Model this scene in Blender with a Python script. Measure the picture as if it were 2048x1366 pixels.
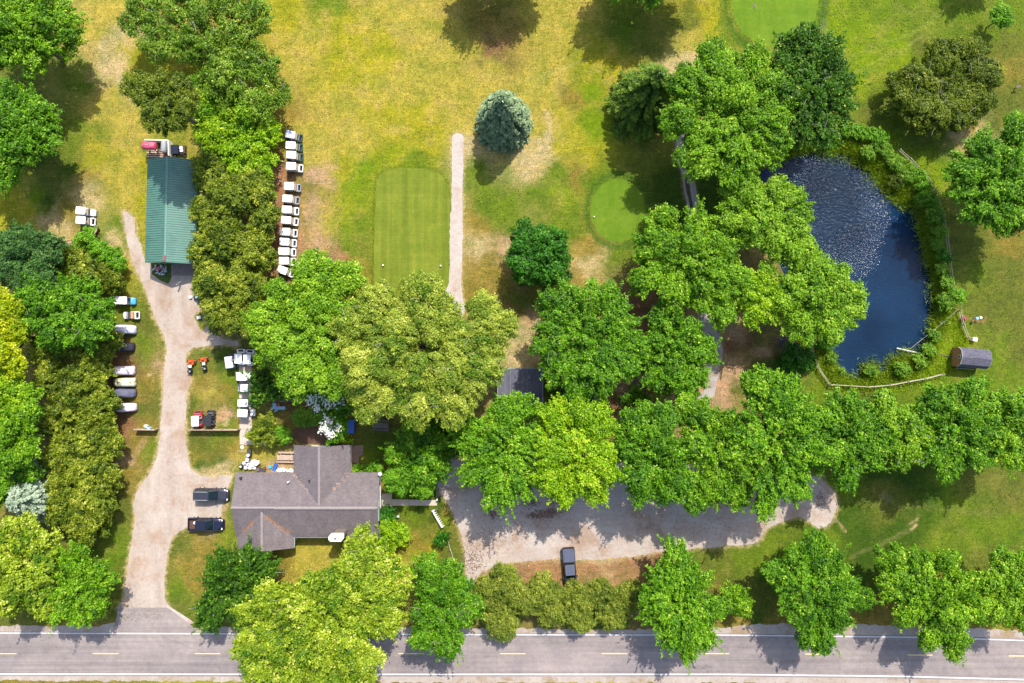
import bpy, math, random
import numpy as np
from mathutils import Vector, Matrix

# ------------------------------------------------------------------ camera, world, sun, exposure
H = 102.5                 # camera height above the ground, metres
S = 0.075                 # metres of ground under one photograph pixel
R = math.radians
SC = bpy.context.scene
for o in list(bpy.data.objects):
    bpy.data.objects.remove(o)
COL = SC.collection
cam = bpy.data.objects.new('camera', bpy.data.cameras.new('camera'))
cam.data.sensor_width = 36
cam.data.lens = 36 * H / (2048 * S)
cam.data.clip_end = 5000
cam.location = (0, 0, H)
cam.rotation_euler = (0, 0, 0)
COL.objects.link(cam)
SC.camera = cam

SUN_EL = R(52)
SUN_AZ = math.atan2(0.34, 0.94)          # clockwise from +Y
sdir = Vector((math.sin(SUN_AZ)*math.cos(SUN_EL), math.cos(SUN_AZ)*math.cos(SUN_EL), math.sin(SUN_EL)))
sun = bpy.data.objects.new('sun', bpy.data.lights.new('sun', 'SUN'))
sun.data.energy = 3.5
sun.data.angle = R(0.5)
sun.data.color = (1.0, 0.955, 0.87)
sun.rotation_euler = sdir.to_track_quat('Z', 'Y').to_euler()
sun.location = (0, 0, 60)
COL.objects.link(sun)

world = bpy.data.worlds.new('World')
SC.world = world
world.use_nodes = True
wn = world.node_tree
sky = wn.nodes.new('ShaderNodeTexSky')
sky.sky_type = 'NISHITA'
sky.sun_disc = False
sky.sun_elevation = SUN_EL
sky.sun_rotation = SUN_AZ
sky.air_density = 1.0
sky.dust_density = 2.0
sky.ozone_density = 1.0
bg = wn.nodes['Background']
bg.inputs['Strength'].default_value = 0.15
wn.links.new(sky.outputs['Color'], bg.inputs['Color'])
SC.view_settings.view_transform = 'Standard'
SC.view_settings.look = 'None'
SC.view_settings.exposure = 1.17
SC.view_settings.gamma = 1.0
SC.render.engine = 'CYCLES'
SC.cycles.max_bounces = 6
SC.cycles.transmission_bounces = 3
SC.cycles.diffuse_bounces = 3

# ------------------------------------------------------------------ helpers
DF = 2.75                                  # sunlit surface: shown value / base colour


def lin(c):
    c = c / 255.0
    return c / 12.92 if c <= 0.04045 else ((c + 0.055) / 1.055) ** 2.4


def C(r, g, b, f=None):
    f = f or DF
    return tuple(min(0.85, lin(x) / f) for x in (r, g, b))


def W(px, py, h=0.0):
    """the point at height h seen at photograph pixel px, py"""
    k = S * (H - h) / H
    return Vector(((px - 1024) * k, -(py - 683) * k, h))


def G2(pts):
    return [(W(x, y).x, W(x, y).y) for x, y in pts]


def tag(o, label=None, cat=None, group=None, kind=None):
    if label: o['label'] = label
    if cat: o['category'] = cat
    if group: o['group'] = group
    if kind: o['kind'] = kind
    return o


def empty(name, loc, rz=0.0, label=None, cat=None, group=None):
    o = bpy.data.objects.new(name, None)
    o.empty_display_size = 0.3
    o.location = loc
    o.rotation_euler = (0, 0, rz)
    COL.objects.link(o)
    return tag(o, label, cat, group)


def copy_tree(o, parent=None):
    c = o.copy()
    COL.objects.link(c)
    c.parent = parent
    for ch in o.children:
        copy_tree(ch, c)
    return c


def rrect(cx, cy, sx, sy, r=0.1, n=3):
    pts = []
    for (qx, qy, a0) in ((1, 1, 0), (-1, 1, 90), (-1, -1, 180), (1, -1, 270)):
        for k in range(n + 1):
            a = R(a0 + 90 * k / n)
            pts.append((cx + qx * (sx / 2 - r) + r * math.cos(a), cy + qy * (sy / 2 - r) + r * math.sin(a)))
    return pts


def oval(cx, cy, rx, ry, n=24):
    return [(cx + rx * math.cos(2 * math.pi * k / n), cy + ry * math.sin(2 * math.pi * k / n)) for k in range(n)]


class MB:
    def __init__(self):
        self.v = []
        self.f = []

    def add(self, vs, fs):
        b = len(self.v)
        self.v += [tuple(v) for v in vs]
        self.f += [tuple(i + b for i in f) for f in fs]
        return self

    def box(self, x, y, z, sx, sy, sz, rz=0.0, tx=1.0, ty=1.0, ox=0.0):
        """base centre x, y, z; top scaled by tx, ty and shifted ox"""
        c, s = math.cos(rz), math.sin(rz)
        vs = []
        for zz, ax, ay, o in ((0, 1, 1, 0), (sz, tx, ty, ox)):
            for (i, j) in ((-1, -1), (1, -1), (1, 1), (-1, 1)):
                lx, ly = i * sx / 2 * ax + o, j * sy / 2 * ay
                vs.append((x + lx * c - ly * s, y + lx * s + ly * c, z + zz))
        return self.add(vs, [(3, 2, 1, 0), (4, 5, 6, 7), (0, 1, 5, 4), (1, 2, 6, 5), (2, 3, 7, 6), (3, 0, 4, 7)])

    def prism(self, poly, z0, z1, ch=0.0, shrink=None, zf=None):
        n = len(poly)
        cx = sum(p[0] for p in poly) / n
        cy = sum(p[1] for p in poly) / n
        rings = [[(x, y, z0) for x, y in poly]]
        if ch > 0:
            rings.append([(x, y, z1 - ch) for x, y in poly])
            m = []
            for x, y in poly:
                d = math.hypot(x - cx, y - cy) or 1
                m.append((cx + (x - cx) * (1 - ch / d), cy + (y - cy) * (1 - ch / d), z1))
            rings.append(m)
        else:
            k = shrink or 1.0
            rings.append([(cx + (x - cx) * k, cy + (y - cy) * k, z1) for x, y in poly])
        vs = [p for r in rings for p in r]
        fs = [tuple(range(n - 1, -1, -1))]
        for r in range(len(rings) - 1):
            for i in range(n):
                j = (i + 1) % n
                fs.append((r * n + i, r * n + j, (r + 1) * n + j, (r + 1) * n + i))
        fs.append(tuple(range((len(rings) - 1) * n, len(rings) * n)))
        return self.add(vs, fs)

    def cyl(self, p0, p1, r0, r1=None, n=8):
        r1 = r0 if r1 is None else r1
        p0, p1 = Vector(p0), Vector(p1)
        d = (p1 - p0)
        if d.length < 1e-6: return self
        d.normalize()
        a = d.cross(Vector((0, 0, 1)))
        if a.length < 1e-3: a = d.cross(Vector((1, 0, 0)))
        a.normalize()
        b = d.cross(a)
        vs = []
        for p, r in ((p0, r0), (p1, r1)):
            for k in range(n):
                t = 2 * math.pi * k / n
                vs.append(p + a * (r * math.cos(t)) + b * (r * math.sin(t)))
        fs = [(k, (k + 1) % n, n + (k + 1) % n, n + k) for k in range(n)]
        fs += [tuple(range(n - 1, -1, -1)), tuple(range(n, 2 * n))]
        return self.add(vs, fs)

    def path(self, pts, r0, r1=None, n=6):
        r1 = r0 if r1 is None else r1
        m = len(pts) - 1
        for i in range(m):
            self.cyl(pts[i], pts[i + 1], r0 + (r1 - r0) * i / m, r0 + (r1 - r0) * (i + 1) / m, n)
        return self

    def lathe(self, x, y, prof, n=14, sx=1.0, sy=1.0):
        vs = []
        for r, z in prof:
            for k in range(n):
                t = 2 * math.pi * k / n
                vs.append((x + r * sx * math.cos(t), y + r * sy * math.sin(t), z))
        fs = []
        for i in range(len(prof) - 1):
            for k in range(n):
                j = (k + 1) % n
                fs.append((i * n + k, i * n + j, (i + 1) * n + j, (i + 1) * n + k))
        fs.append(tuple(range(n - 1, -1, -1)))
        fs.append(tuple(range((len(prof) - 1) * n, len(prof) * n)))
        return self.add(vs, fs)

    def torus(self, c, R0, r, axis='z', n=14, m=6):
        vs = []
        for i in range(n):
            t = 2 * math.pi * i / n
            for j in range(m):
                u = 2 * math.pi * j / m
                a, b, h = (R0 + r * math.cos(u)) * math.cos(t), (R0 + r * math.cos(u)) * math.sin(t), r * math.sin(u)
                p = (a, b, h) if axis == 'z' else ((a, h, b) if axis == 'y' else (h, a, b))
                vs.append((c[0] + p[0], c[1] + p[1], c[2] + p[2]))
        fs = [(i * m + j, ((i + 1) % n) * m + j, ((i + 1) % n) * m + (j + 1) % m, i * m + (j + 1) % m)
              for i in range(n) for j in range(m)]
        return self.add(vs, fs)

    def build(self, name, mat, parent=None, smooth=False):
        me = bpy.data.meshes.new(name)
        me.from_pydata(self.v, [], self.f)
        me.materials.append(mat)
        if smooth:
            me.polygons.foreach_set('use_smooth', [True] * len(me.polygons))
        me.update()
        o = bpy.data.objects.new(name, me)
        COL.objects.link(o)
        o.parent = parent
        return o


# ------------------------------------------------------------------ materials
MATS = {}


def nodes(name):
    m = bpy.data.materials.new(name)
    m.use_nodes = True
    return m, m.node_tree, m.node_tree.nodes['Principled BSDF']


def ramp(nt, fac, stops, interp='LINEAR'):
    n = nt.nodes.new('ShaderNodeValToRGB')
    n.color_ramp.interpolation = interp
    while len(n.color_ramp.elements) > 1:
        n.color_ramp.elements.remove(n.color_ramp.elements[-1])
    for i, (p, c) in enumerate(stops):
        e = n.color_ramp.elements[0] if i == 0 else n.color_ramp.elements.new(p)
        e.position = p
        e.color = (*c, 1) if len(c) == 3 else c
    nt.links.new(fac, n.inputs['Fac'])
    return n.outputs['Color']


def noise(nt, scale, detail=4, rough=0.55, co=None, dist=0.0):
    n = nt.nodes.new('ShaderNodeTexNoise')
    n.inputs['Scale'].default_value = scale
    n.inputs['Detail'].default_value = detail
    n.inputs['Roughness'].default_value = rough
    n.inputs['Distortion'].default_value = dist
    if co is not None: nt.links.new(co, n.inputs['Vector'])
    return n.outputs['Fac']


def mixc(nt, fac, a, b, mode='MIX'):
    n = nt.nodes.new('ShaderNodeMix')
    n.data_type = 'RGBA'
    n.blend_type = mode
    for s, v in ((n.inputs[0], fac), (n.inputs[6], a), (n.inputs[7], b)):
        if isinstance(v, (int, float)): s.default_value = v
        elif isinstance(v, tuple): s.default_value = (*v, 1) if len(v) == 3 else v
        else: nt.links.new(v, s)
    return n.outputs[2]


def math_(nt, op, a, b=0.0, c=None):
    n = nt.nodes.new('ShaderNodeMath')
    n.operation = op
    for s, v in ((n.inputs[0], a), (n.inputs[1], b)) + (((n.inputs[2], c),) if c is not None else ()):
        if isinstance(v, (int, float)): s.default_value = v
        else: nt.links.new(v, s)
    return n.outputs[0]


def coords(nt, scale=None, rot=0.0, which='Object'):
    t = nt.nodes.new('ShaderNodeTexCoord')
    if scale is None: return t.outputs[which]
    m = nt.nodes.new('ShaderNodeMapping')
    m.inputs['Scale'].default_value = scale
    m.inputs['Rotation'].default_value = (0, 0, rot)
    nt.links.new(t.outputs[which], m.inputs['Vector'])
    return m.outputs[0]


def bump(nt, bs, height, strength=0.4, dist=0.03):
    b = nt.nodes.new('ShaderNodeBump')
    b.inputs['Strength'].default_value = strength
    b.inputs['Distance'].default_value = dist
    nt.links.new(height, b.inputs['Height'])
    nt.links.new(b.outputs[0], bs.inputs['Normal'])


def M(name, rgb, rough=0.7, var=0.18, scale=3.0, metal=0.0, spec=0.4, bmp=0.0, second=None, fine=None):
    """plain painted / wooden / plastic surface with procedural wear"""
    if name in MATS: return MATS[name]
    m, nt, bs = nodes(name)
    co = coords(nt)
    f = noise(nt, scale, 5, 0.6, co)
    lo = tuple(c * (1 - var) for c in rgb)
    hi = tuple(min(0.9, c * (1 + var)) for c in rgb)
    st = [(0.3, lo), (0.7, hi)]
    if second: st = [(0.3, lo), (0.52, hi), (0.62, second)]
    col = ramp(nt, f, st)
    if fine:
        g = noise(nt, fine, 3, 0.7, co)
        col = mixc(nt, 0.6, col, ramp(nt, g, [(0.3, (0.62,) * 3), (0.7, (1.3,) * 3)]), 'MULTIPLY')
    nt.links.new(col, bs.inputs['Base Color'])
    bs.inputs['Roughness'].default_value = rough
    bs.inputs['Metallic'].default_value = metal
    bs.inputs['Specular IOR Level'].default_value = spec
    if bmp: bump(nt, bs, noise(nt, scale * 8, 4, 0.6, co), bmp, 0.02)
    MATS[name] = m
    return m


def leafmat(name, dark, light, third=None, trans=0.3, f=None):
    m, nt, bs = nodes(name)
    at = nt.nodes.new('ShaderNodeAttribute')
    at.attribute_name = 'tint'
    mid = tuple((a + b) / 2 for a, b in zip(dark, light))
    st = [(0.0, dark), (0.5, mid), (0.9, light)]
    if third: st.append((1.0, third))
    co = ramp(nt, at.outputs['Fac'], st)
    nt.links.new(co, bs.inputs['Base Color'])
    bs.inputs['Roughness'].default_value = 0.5
    bs.inputs['Specular IOR Level'].default_value = 0.2
    tr = nt.nodes.new('ShaderNodeBsdfTranslucent')
    hs = nt.nodes.new('ShaderNodeHueSaturation')
    hs.inputs['Value'].default_value = 1.25
    hs.inputs['Saturation'].default_value = 1.1
    nt.links.new(co, hs.inputs['Color'])
    nt.links.new(hs.outputs[0], tr.inputs['Color'])
    mx = nt.nodes.new('ShaderNodeMixShader')
    mx.inputs[0].default_value = trans
    nt.links.new(bs.outputs[0], mx.inputs[1])
    nt.links.new(tr.outputs[0], mx.inputs[2])
    nt.links.new(mx.outputs[0], nt.nodes['Material Output'].inputs['Surface'])
    return m


def groundmat():
    m, nt, bs = nodes('grass')
    co = coords(nt)
    at = nt.nodes.new('ShaderNodeAttribute')
    at.attribute_name = 'Col'
    n1 = noise(nt, 0.35, 6, 0.65, co)
    n2 = noise(nt, 1.6, 6, 0.7, co, 0.4)
    n3 = noise(nt, 4.5, 6, 0.8, co)
    n4 = noise(nt, 11.0, 4, 0.75, co)
    c = at.outputs['Color']
    c = mixc(nt, 1.0, c, ramp(nt, n1, [(0.32, (0.74, 0.84, 0.78)), (0.5, (1, 1, 1)), (0.7, (1.22, 1.12, 1.16))]), 'MULTIPLY')
    c = mixc(nt, 1.0, c, ramp(nt, n2, [(0.3, (0.66, 0.76, 0.66)), (0.5, (1, 1, 1)), (0.68, (1.3, 1.2, 1.22))]), 'MULTIPLY')
    c = mixc(nt, 1.0, c, ramp(nt, n3, [(0.34, (0.50, 0.58, 0.46)), (0.5, (1, 1, 1)), (0.66, (1.55, 1.45, 1.5))]), 'MULTIPLY')
    c = mixc(nt, 0.8, c, ramp(nt, n4, [(0.36, (0.55, 0.6, 0.5)), (0.5, (1, 1, 1)), (0.64, (1.5, 1.45, 1.4))]), 'MULTIPLY')
    # scattered pale flecks: dandelion heads, dry stalks
    n5 = noise(nt, 9.0, 2, 0.5, coords(nt, (1, 1, 1), 0.7))
    c = mixc(nt, math_(nt, 'MULTIPLY', ramp(nt, n5, [(0.70, (0, 0, 0)), (0.78, (1, 1, 1))]), 0.55), c, C(245, 232, 175))
    # faint mower streaks, two directions
    for rot, amt in ((0.42, 0.14), (1.35, 0.12)):
        ns = noise(nt, 1.0, 4, 0.7, coords(nt, (0.25, 5.0, 1), rot))
        c = mixc(nt, amt * 3, c, ramp(nt, ns, [(0.35, (0.8,) * 3), (0.65, (1.2,) * 3)]), 'MULTIPLY')
    nt.links.new(c, bs.inputs['Base Color'])
    bs.inputs['Roughness'].default_value = 0.95
    bs.inputs['Specular IOR Level'].default_value = 0.1
    bump(nt, bs, math_(nt, 'ADD', n3, n4), 0.7, 0.07)
    return m


def gravelmat(name, a, b, patch, scale=1.0, fine=26, streak=None, weeds=None, cracks=False):
    m, nt, bs = nodes(name)
    co = coords(nt)
    n1 = noise(nt, 0.25 * scale, 6, 0.62, co, 0.6)
    n2 = noise(nt, 2.2 * scale, 5, 0.7, co)
    n3 = noise(nt, fine, 3, 0.75, co)
    c = ramp(nt, n1, [(0.36, patch), (0.46, a), (0.6, b)])
    c = mixc(nt, 1.0, c, ramp(nt, n2, [(0.3, (0.86,) * 3), (0.7, (1.12,) * 3)]), 'MULTIPLY')
    c = mixc(nt, 0.9, c, ramp(nt, n3, [(0.28, (0.62,) * 3), (0.5, (1, 1, 1)), (0.72, (1.28,) * 3)]), 'MULTIPLY')
    if streak:
        for sc, rot, amt in streak:
            ns = noise(nt, 1.0, 5, 0.6, coords(nt, sc, rot))
            c = mixc(nt, amt, c, ramp(nt, ns, [(0.35, (0.75, 0.73, 0.70)), (0.65, (1.15,) * 3)]), 'MULTIPLY')
    if weeds:
        nw = noise(nt, 0.9, 7, 0.75, co, 0.5)
        c = mixc(nt, ramp(nt, nw, [(0.60, (0, 0, 0)), (0.68, (0.8, 0.8, 0.8))]), c, weeds)
    if cracks:
        vo = nt.nodes.new('ShaderNodeTexVoronoi')
        vo.feature = 'DISTANCE_TO_EDGE'
        vo.inputs['Scale'].default_value = 1.0
        nt.links.new(mixc(nt, 0.12, coords(nt, (0.10, 0.22, 1)), noise(nt, 0.8, 5, 0.7, co)), vo.inputs['Vector'])
        c = mixc(nt, 1.0, c, ramp(nt, vo.outputs['Distance'], [(0.0, (0.80,) * 3), (0.006, (1, 1, 1))]), 'MULTIPLY')
        npt = noise(nt, 1.0, 2, 0.4, coords(nt, (0.05, 0.4, 1), 0.0))
        c = mixc(nt, 1.0, c, ramp(nt, npt, [(0.40, (0.90, 0.90, 0.92)), (0.46, (1, 1, 1)), (0.6, (1, 1, 1)), (0.63, (1.06, 1.05, 1.04))]), 'MULTIPLY')
    nt.links.new(c, bs.inputs['Base Color'])
    bs.inputs['Roughness'].default_value = 0.95
    bs.inputs['Specular IOR Level'].default_value = 0.15
    bump(nt, bs, n3, 0.5, 0.03)
    return m


def mownmat(name, a, b, stripe, rot=0.0, amt=0.5, scale=1.3):
    m, nt, bs = nodes(name)
    co = coords(nt)
    n1 = noise(nt, 0.3, 5, 0.6, co)
    n2 = noise(nt, 3.0, 5, 0.7, co)
    n3 = noise(nt, 14.0, 3, 0.7, co)
    c = ramp(nt, n1, [(0.3, a), (0.7, b)])
    nb = noise(nt, 0.9, 5, 0.7, co, 0.5)
    c = mixc(nt, 0.9, c, ramp(nt, nb, [(0.34, (0.84, 0.92, 0.8)), (0.5, (1, 1, 1)), (0.66, (1.16, 1.08, 1.1))]), 'MULTIPLY')
    ns = noise(nt, 1.0, 3, 0.6, coords(nt, (scale, 0.03, 1), rot))
    c = mixc(nt, amt, c, ramp(nt, ns, [(0.35, (0.72, 0.78, 0.72)), (0.5, (1, 1, 1)), (0.68, stripe)]), 'MULTIPLY')
    ns = noise(nt, 1.0, 3, 0.6, coords(nt, (0.05, scale * 3, 1), rot))
    c = mixc(nt, amt * 0.5, c, ramp(nt, ns, [(0.35, (0.8, 0.84, 0.8)), (0.68, (1.15,) * 3)]), 'MULTIPLY')
    c = mixc(nt, 0.8, c, ramp(nt, n2, [(0.3, (0.8, 0.86, 0.8)), (0.7, (1.2, 1.12, 1.15))]), 'MULTIPLY')
    c = mixc(nt, 0.6, c, ramp(nt, n3, [(0.3, (0.75,) * 3), (0.7, (1.25,) * 3)]), 'MULTIPLY')
    nt.links.new(c, bs.inputs['Base Color'])
    bs.inputs['Roughness'].default_value = 0.9
    bs.inputs['Specular IOR Level'].default_value = 0.1
    bump(nt, bs, n3, 0.3, 0.02)
    return m


def watermat():
    m, nt, bs = nodes('water')
    co = coords(nt)
    bs.inputs['Base Color'].default_value = (0.005, 0.02, 0.06, 1)
    n0 = noise(nt, 0.12, 3, 0.5, co)
    nt.links.new(ramp(nt, n0, [(0.35, (0.002, 0.011, 0.030)), (0.65, (0.004, 0.020, 0.050))]), bs.inputs['Base Color'])
    bs.inputs['Roughness'].default_value = 0.24
    bs.inputs['IOR'].default_value = 1.33
    # wind-roughened patch on the north west side of the pond
    sep = nt.nodes.new('ShaderNodeSeparateXYZ')
    nt.links.new(co, sep.inputs[0])
    c0 = W(1660, 400)
    dx = math_(nt, 'SUBTRACT', sep.outputs[0], c0.x)
    dy = math_(nt, 'SUBTRACT', sep.outputs[1], c0.y)
    d = math_(nt, 'SQRT', math_(nt, 'ADD', math_(nt, 'MULTIPLY', math_(nt, 'MULTIPLY', dx, dx), 2.2), math_(nt, 'MULTIPLY', dy, dy)))
    d = math_(nt, 'ADD', d, math_(nt, 'MULTIPLY', noise(nt, 0.4, 4, 0.6, co), 6.0))
    mask = ramp(nt, math_(nt, 'DIVIDE', d, 18.0), [(0.35, (1, 1, 1)), (1.0, (0, 0, 0))])
    w1 = noise(nt, 1.9, 4, 0.65, coords(nt, (1.0, 1.5, 1), 0.5), 0.8)
    w2 = noise(nt, 6.0, 2, 0.5, co)
    hgt = math_(nt, 'ADD', math_(nt, 'MULTIPLY', w1, math_(nt, 'MULTIPLY_ADD', mask, 1.0, 0.05)), math_(nt, 'MULTIPLY', w2, 0.05))
    nt.links.new(math_(nt, 'MULTIPLY_ADD', mask, 0.7, 0.5), bs.inputs['Specular IOR Level'])
    b = nt.nodes.new('ShaderNodeBump')
    b.inputs['Strength'].default_value = 1.0
    b.inputs['Distance'].default_value = 0.62
    nt.links.new(math_(nt, 'MULTIPLY_ADD', mask, 0.20, 0.12), bs.inputs['Roughness'])
    nt.links.new(hgt, b.inputs['Height'])
    nt.links.new(b.outputs[0], bs.inputs['Normal'])
    return m


def roofmat(name, a, b, rows=3.2):
    m, nt, bs = nodes(name)
    co = coords(nt)
    n1 = noise(nt, 0.5, 5, 0.6, co)
    br = nt.nodes.new('ShaderNodeTexBrick')
    br.inputs['Scale'].default_value = rows
    br.inputs['Color1'].default_value = (*a, 1)
    br.inputs['Color2'].default_value = (*b, 1)
    br.inputs['Mortar'].default_value = (*[c * 0.62 for c in a], 1)
    br.inputs['Mortar Size'].default_value = 0.03
    br.inputs['Brick Width'].default_value = 0.9
    br.inputs['Row Height'].default_value = 0.45
    nt.links.new(co, br.inputs['Vector'])
    c = mixc(nt, 1.0, br.outputs['Color'], ramp(nt, n1, [(0.3, (0.88,) * 3), (0.7, (1.12,) * 3)]), 'MULTIPLY')
    n2 = noise(nt, 14, 4, 0.8, co)
    c = mixc(nt, 1.0, c, ramp(nt, n2, [(0.3, (0.72,) * 3), (0.7, (1.28,) * 3)]), 'MULTIPLY')
    n3 = noise(nt, 1.0, 5, 0.7, coords(nt, (1.6, 0.3, 1)))
    c = mixc(nt, 0.7, c, ramp(nt, n3, [(0.35, (0.84,) * 3), (0.65, (1.1,) * 3)]), 'MULTIPLY')
    nt.links.new(c, bs.inputs['Base Color'])
    bs.inputs['Roughness'].default_value = 0.9
    bump(nt, bs, n2, 0.5, 0.02)
    return m


K = dict(
    white=M('white_paint', (0.72, 0.71, 0.69), 0.4, 0.06, 2, second=(0.6, 0.585, 0.55)),
    cream=M('cream_paint', (0.62, 0.58, 0.50), 0.7, 0.12, 2),
    lilac=M('lilac_plastic', (0.42, 0.43, 0.56), 0.4, 0.08, 2),
    black=M('black_plastic', (0.018, 0.018, 0.02), 0.5, 0.3, 5),
    rubber=M('rubber', (0.02, 0.02, 0.02), 0.9, 0.3, 8),
    dgreen=M('dark_green_paint', (0.02, 0.065, 0.05), 0.35, 0.2, 4),
    grey=M('grey_metal', (0.24, 0.25, 0.26), 0.5, 0.2, 4),
    lgrey=M('light_grey_metal', (0.42, 0.43, 0.44), 0.45, 0.15, 4),
    seat=M('beige_vinyl', (0.25, 0.20, 0.15), 0.6, 0.12, 4),
    tan=M('tan_vinyl', (0.36, 0.22, 0.11), 0.6, 0.15, 4),
    dark=M('dark_bagwell', (0.035, 0.035, 0.045), 0.7, 0.4, 12),
    red=M('red_paint', (0.42, 0.012, 0.03), 0.3, 0.12, 4),
    pink=M('faded_red_tank', (0.44, 0.055, 0.10), 0.5, 0.18, 2, second=(0.5, 0.13, 0.19)),
    orange=M('orange_paint', (0.55, 0.08, 0.015), 0.4, 0.2, 5),
    bluep=M('blue_plastic', (0.015, 0.13, 0.50), 0.4, 0.1, 3),
    cyan=M('cyan_plastic', (0.03, 0.33, 0.50), 0.4, 0.1, 3),
    tarp=M('blue_tarp', (0.035, 0.10, 0.36), 0.55, 0.2, 3, bmp=0.5),
    lblue=M('light_blue_paint', (0.22, 0.40, 0.52), 0.5, 0.15, 3),
    skyblue=M('sky_blue_paint', (0.06, 0.30, 0.50), 0.35, 0.15, 3),
    glass=M('dark_glass', (0.004, 0.010, 0.012), 0.06, 0.2, 2, spec=0.4),
    wood=M('weathered_wood', (0.34, 0.25, 0.19), 0.85, 0.25, 5, second=(0.26, 0.18, 0.13), fine=30),
    dwood=M('dark_wood', (0.12, 0.09, 0.085), 0.9, 0.3, 5, fine=30),
    gwood=M('grey_wood', (0.30, 0.27, 0.20), 0.9, 0.3, 4, fine=26),
    rwood=M('red_brown_wood', (0.24, 0.085, 0.05), 0.85, 0.3, 5, fine=24),
    rust=M('rusty_steel', (0.075, 0.035, 0.024), 0.85, 0.4, 6, fine=20),
    siding=M('white_siding', (0.5, 0.5, 0.47), 0.7, 0.06, 2),
    bsiding=M('brown_board_siding', (0.44, 0.19, 0.07), 0.85, 0.2, 3, fine=20),
    trim=M('green_gutter', (0.22, 0.27, 0.24), 0.5, 0.15, 3),
    barnwall=M('barn_wall', (0.35, 0.33, 0.29), 0.7, 0.08, 2),
    barnroof=M('teal_metal_roof', (0.068, 0.155, 0.120), 0.5, 0.09, 0.4, spec=0.4, second=(0.056, 0.135, 0.108)),
    barnrib=M('teal_rib', (0.045, 0.11, 0.085), 0.5, 0.1, 1),
    barncap=M('teal_ridge_cap', (0.09, 0.19, 0.15), 0.5, 0.08, 1),
    flatroof=M('dark_roll_roofing', (0.062, 0.062, 0.085), 0.8, 0.16, 0.8, second=(0.08, 0.076, 0.10), fine=16),
    navy=M('navy_car_paint', (0.007, 0.008, 0.022), 0.2, 0.1, 2, spec=0.7),
    char=M('charcoal_car_paint', (0.026, 0.026, 0.036), 0.2, 0.1, 2, spec=0.7),
    slate=M('slate_blue_car_paint', (0.075, 0.08, 0.12), 0.25, 0.08, 2, spec=0.7),
    cover=M('white_fabric_cover', (0.50, 0.47, 0.53), 0.8, 0.2, 1.6, bmp=0.9),
    pcover=M('pinkish_fabric_cover', (0.55, 0.45, 0.53), 0.8, 0.14, 1.6, bmp=0.9),
    gcover=M('grey_fabric_cover', (0.085, 0.085, 0.13), 0.8, 0.25, 1.6, bmp=0.9),
    kcover=M('black_fabric_cover', (0.022, 0.020, 0.032), 0.7, 0.3, 1.6, bmp=0.9),
    mcover=M('mottled_cream_cover', (0.52, 0.48, 0.33), 0.8, 0.12, 2.4, bmp=0.9, second=(0.15, 0.19, 0.05)),
    bark=M('bark', (0.085, 0.065, 0.045), 0.95, 0.3, 4, bmp=0.5),
    pbark=M('pale_bark', (0.24, 0.21, 0.17), 0.95, 0.25, 4, bmp=0.5),
    conc=M('concrete', (0.40, 0.33, 0.265), 0.9, 0.1, 1.2, fine=14),
    lightm=M('lamp_lens', (0.7, 0.7, 0.7), 0.2, 0.05, 2),
    needles=M('fallen_needles', (0.24, 0.115, 0.06), 0.95, 0.35, 6),
    pneedles=M('pale_fallen_needles', (0.34, 0.22, 0.15), 0.95, 0.3, 6),
)
K['shingle'] = roofmat('brown_grey_shingles', C(142, 128, 130, 2.5), C(162, 148, 148, 2.5))
K['shedroof'] = roofmat('violet_grey_shingles', C(108, 104, 124, 2.6), C(142, 138, 158, 2.6), 3.5)
K['ridgecap'] = M('ridge_cap_shingle', C(186, 172, 170, 2.4), 0.9, 0.08, 2, fine=10)

# ------------------------------------------------------------------ numpy noise
def vnoise(x, y, seed=0):
    xi = np.floor(x).astype(np.int64)
    yi = np.floor(y).astype(np.int64)
    fx, fy = x - xi, y - yi
    fx = fx * fx * (3 - 2 * fx)
    fy = fy * fy * (3 - 2 * fy)

    def h(a, b):
        n = (a * 374761393 + b * 668265263 + seed * 974634777) & 0x7fffffff
        n = ((n ^ (n >> 13)) * 1274126177) & 0x7fffffff
        return ((n ^ (n >> 16)) & 0xffff) / 65535.0
    return (h(xi, yi) * (1 - fx) + h(xi + 1, yi) * fx) * (1 - fy) + (h(xi, yi + 1) * (1 - fx) + h(xi + 1, yi + 1) * fx) * fy


def fbm(x, y, seed=0, oct=4):
    s = 0
    a = 0.5
    for i in range(oct):
        s = s + a * vnoise(x, y, seed + i * 17)
        x, y, a = x * 2.03, y * 2.03, a * 0.5
    return s / (1 - 0.5 ** oct)


def sdist(px, py, poly):
    """signed distance, positive inside"""
    d = np.full(px.shape, 1e9)
    inside = np.zeros(px.shape, bool)
    n = len(poly)
    for i in range(n):
        x0, y0 = poly[i]
        x1, y1 = poly[(i + 1) % n]
        dx, dy = x1 - x0, y1 - y0
        L = dx * dx + dy * dy + 1e-9
        t = np.clip(((px - x0) * dx + (py - y0) * dy) / L, 0, 1)
        d = np.minimum(d, np.hypot(px - x0 - t * dx, py - y0 - t * dy))
        cond = ((y0 > py) != (y1 > py))
        xx = dx * (py - y0) / (dy if dy else 1e-9) + x0
        inside ^= cond & (px < xx)
    return np.where(inside, d, -d)


def ldist(px, py, pts):
    d = np.full(px.shape, 1e9)
    for (x0, y0), (x1, y1) in zip(pts[:-1], pts[1:]):
        dx, dy = x1 - x0, y1 - y0
        t = np.clip(((px - x0) * dx + (py - y0) * dy) / (dx * dx + dy * dy + 1e-9), 0, 1)
        d = np.minimum(d, np.hypot(px - x0 - t * dx, py - y0 - t * dy))
    return d


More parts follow.
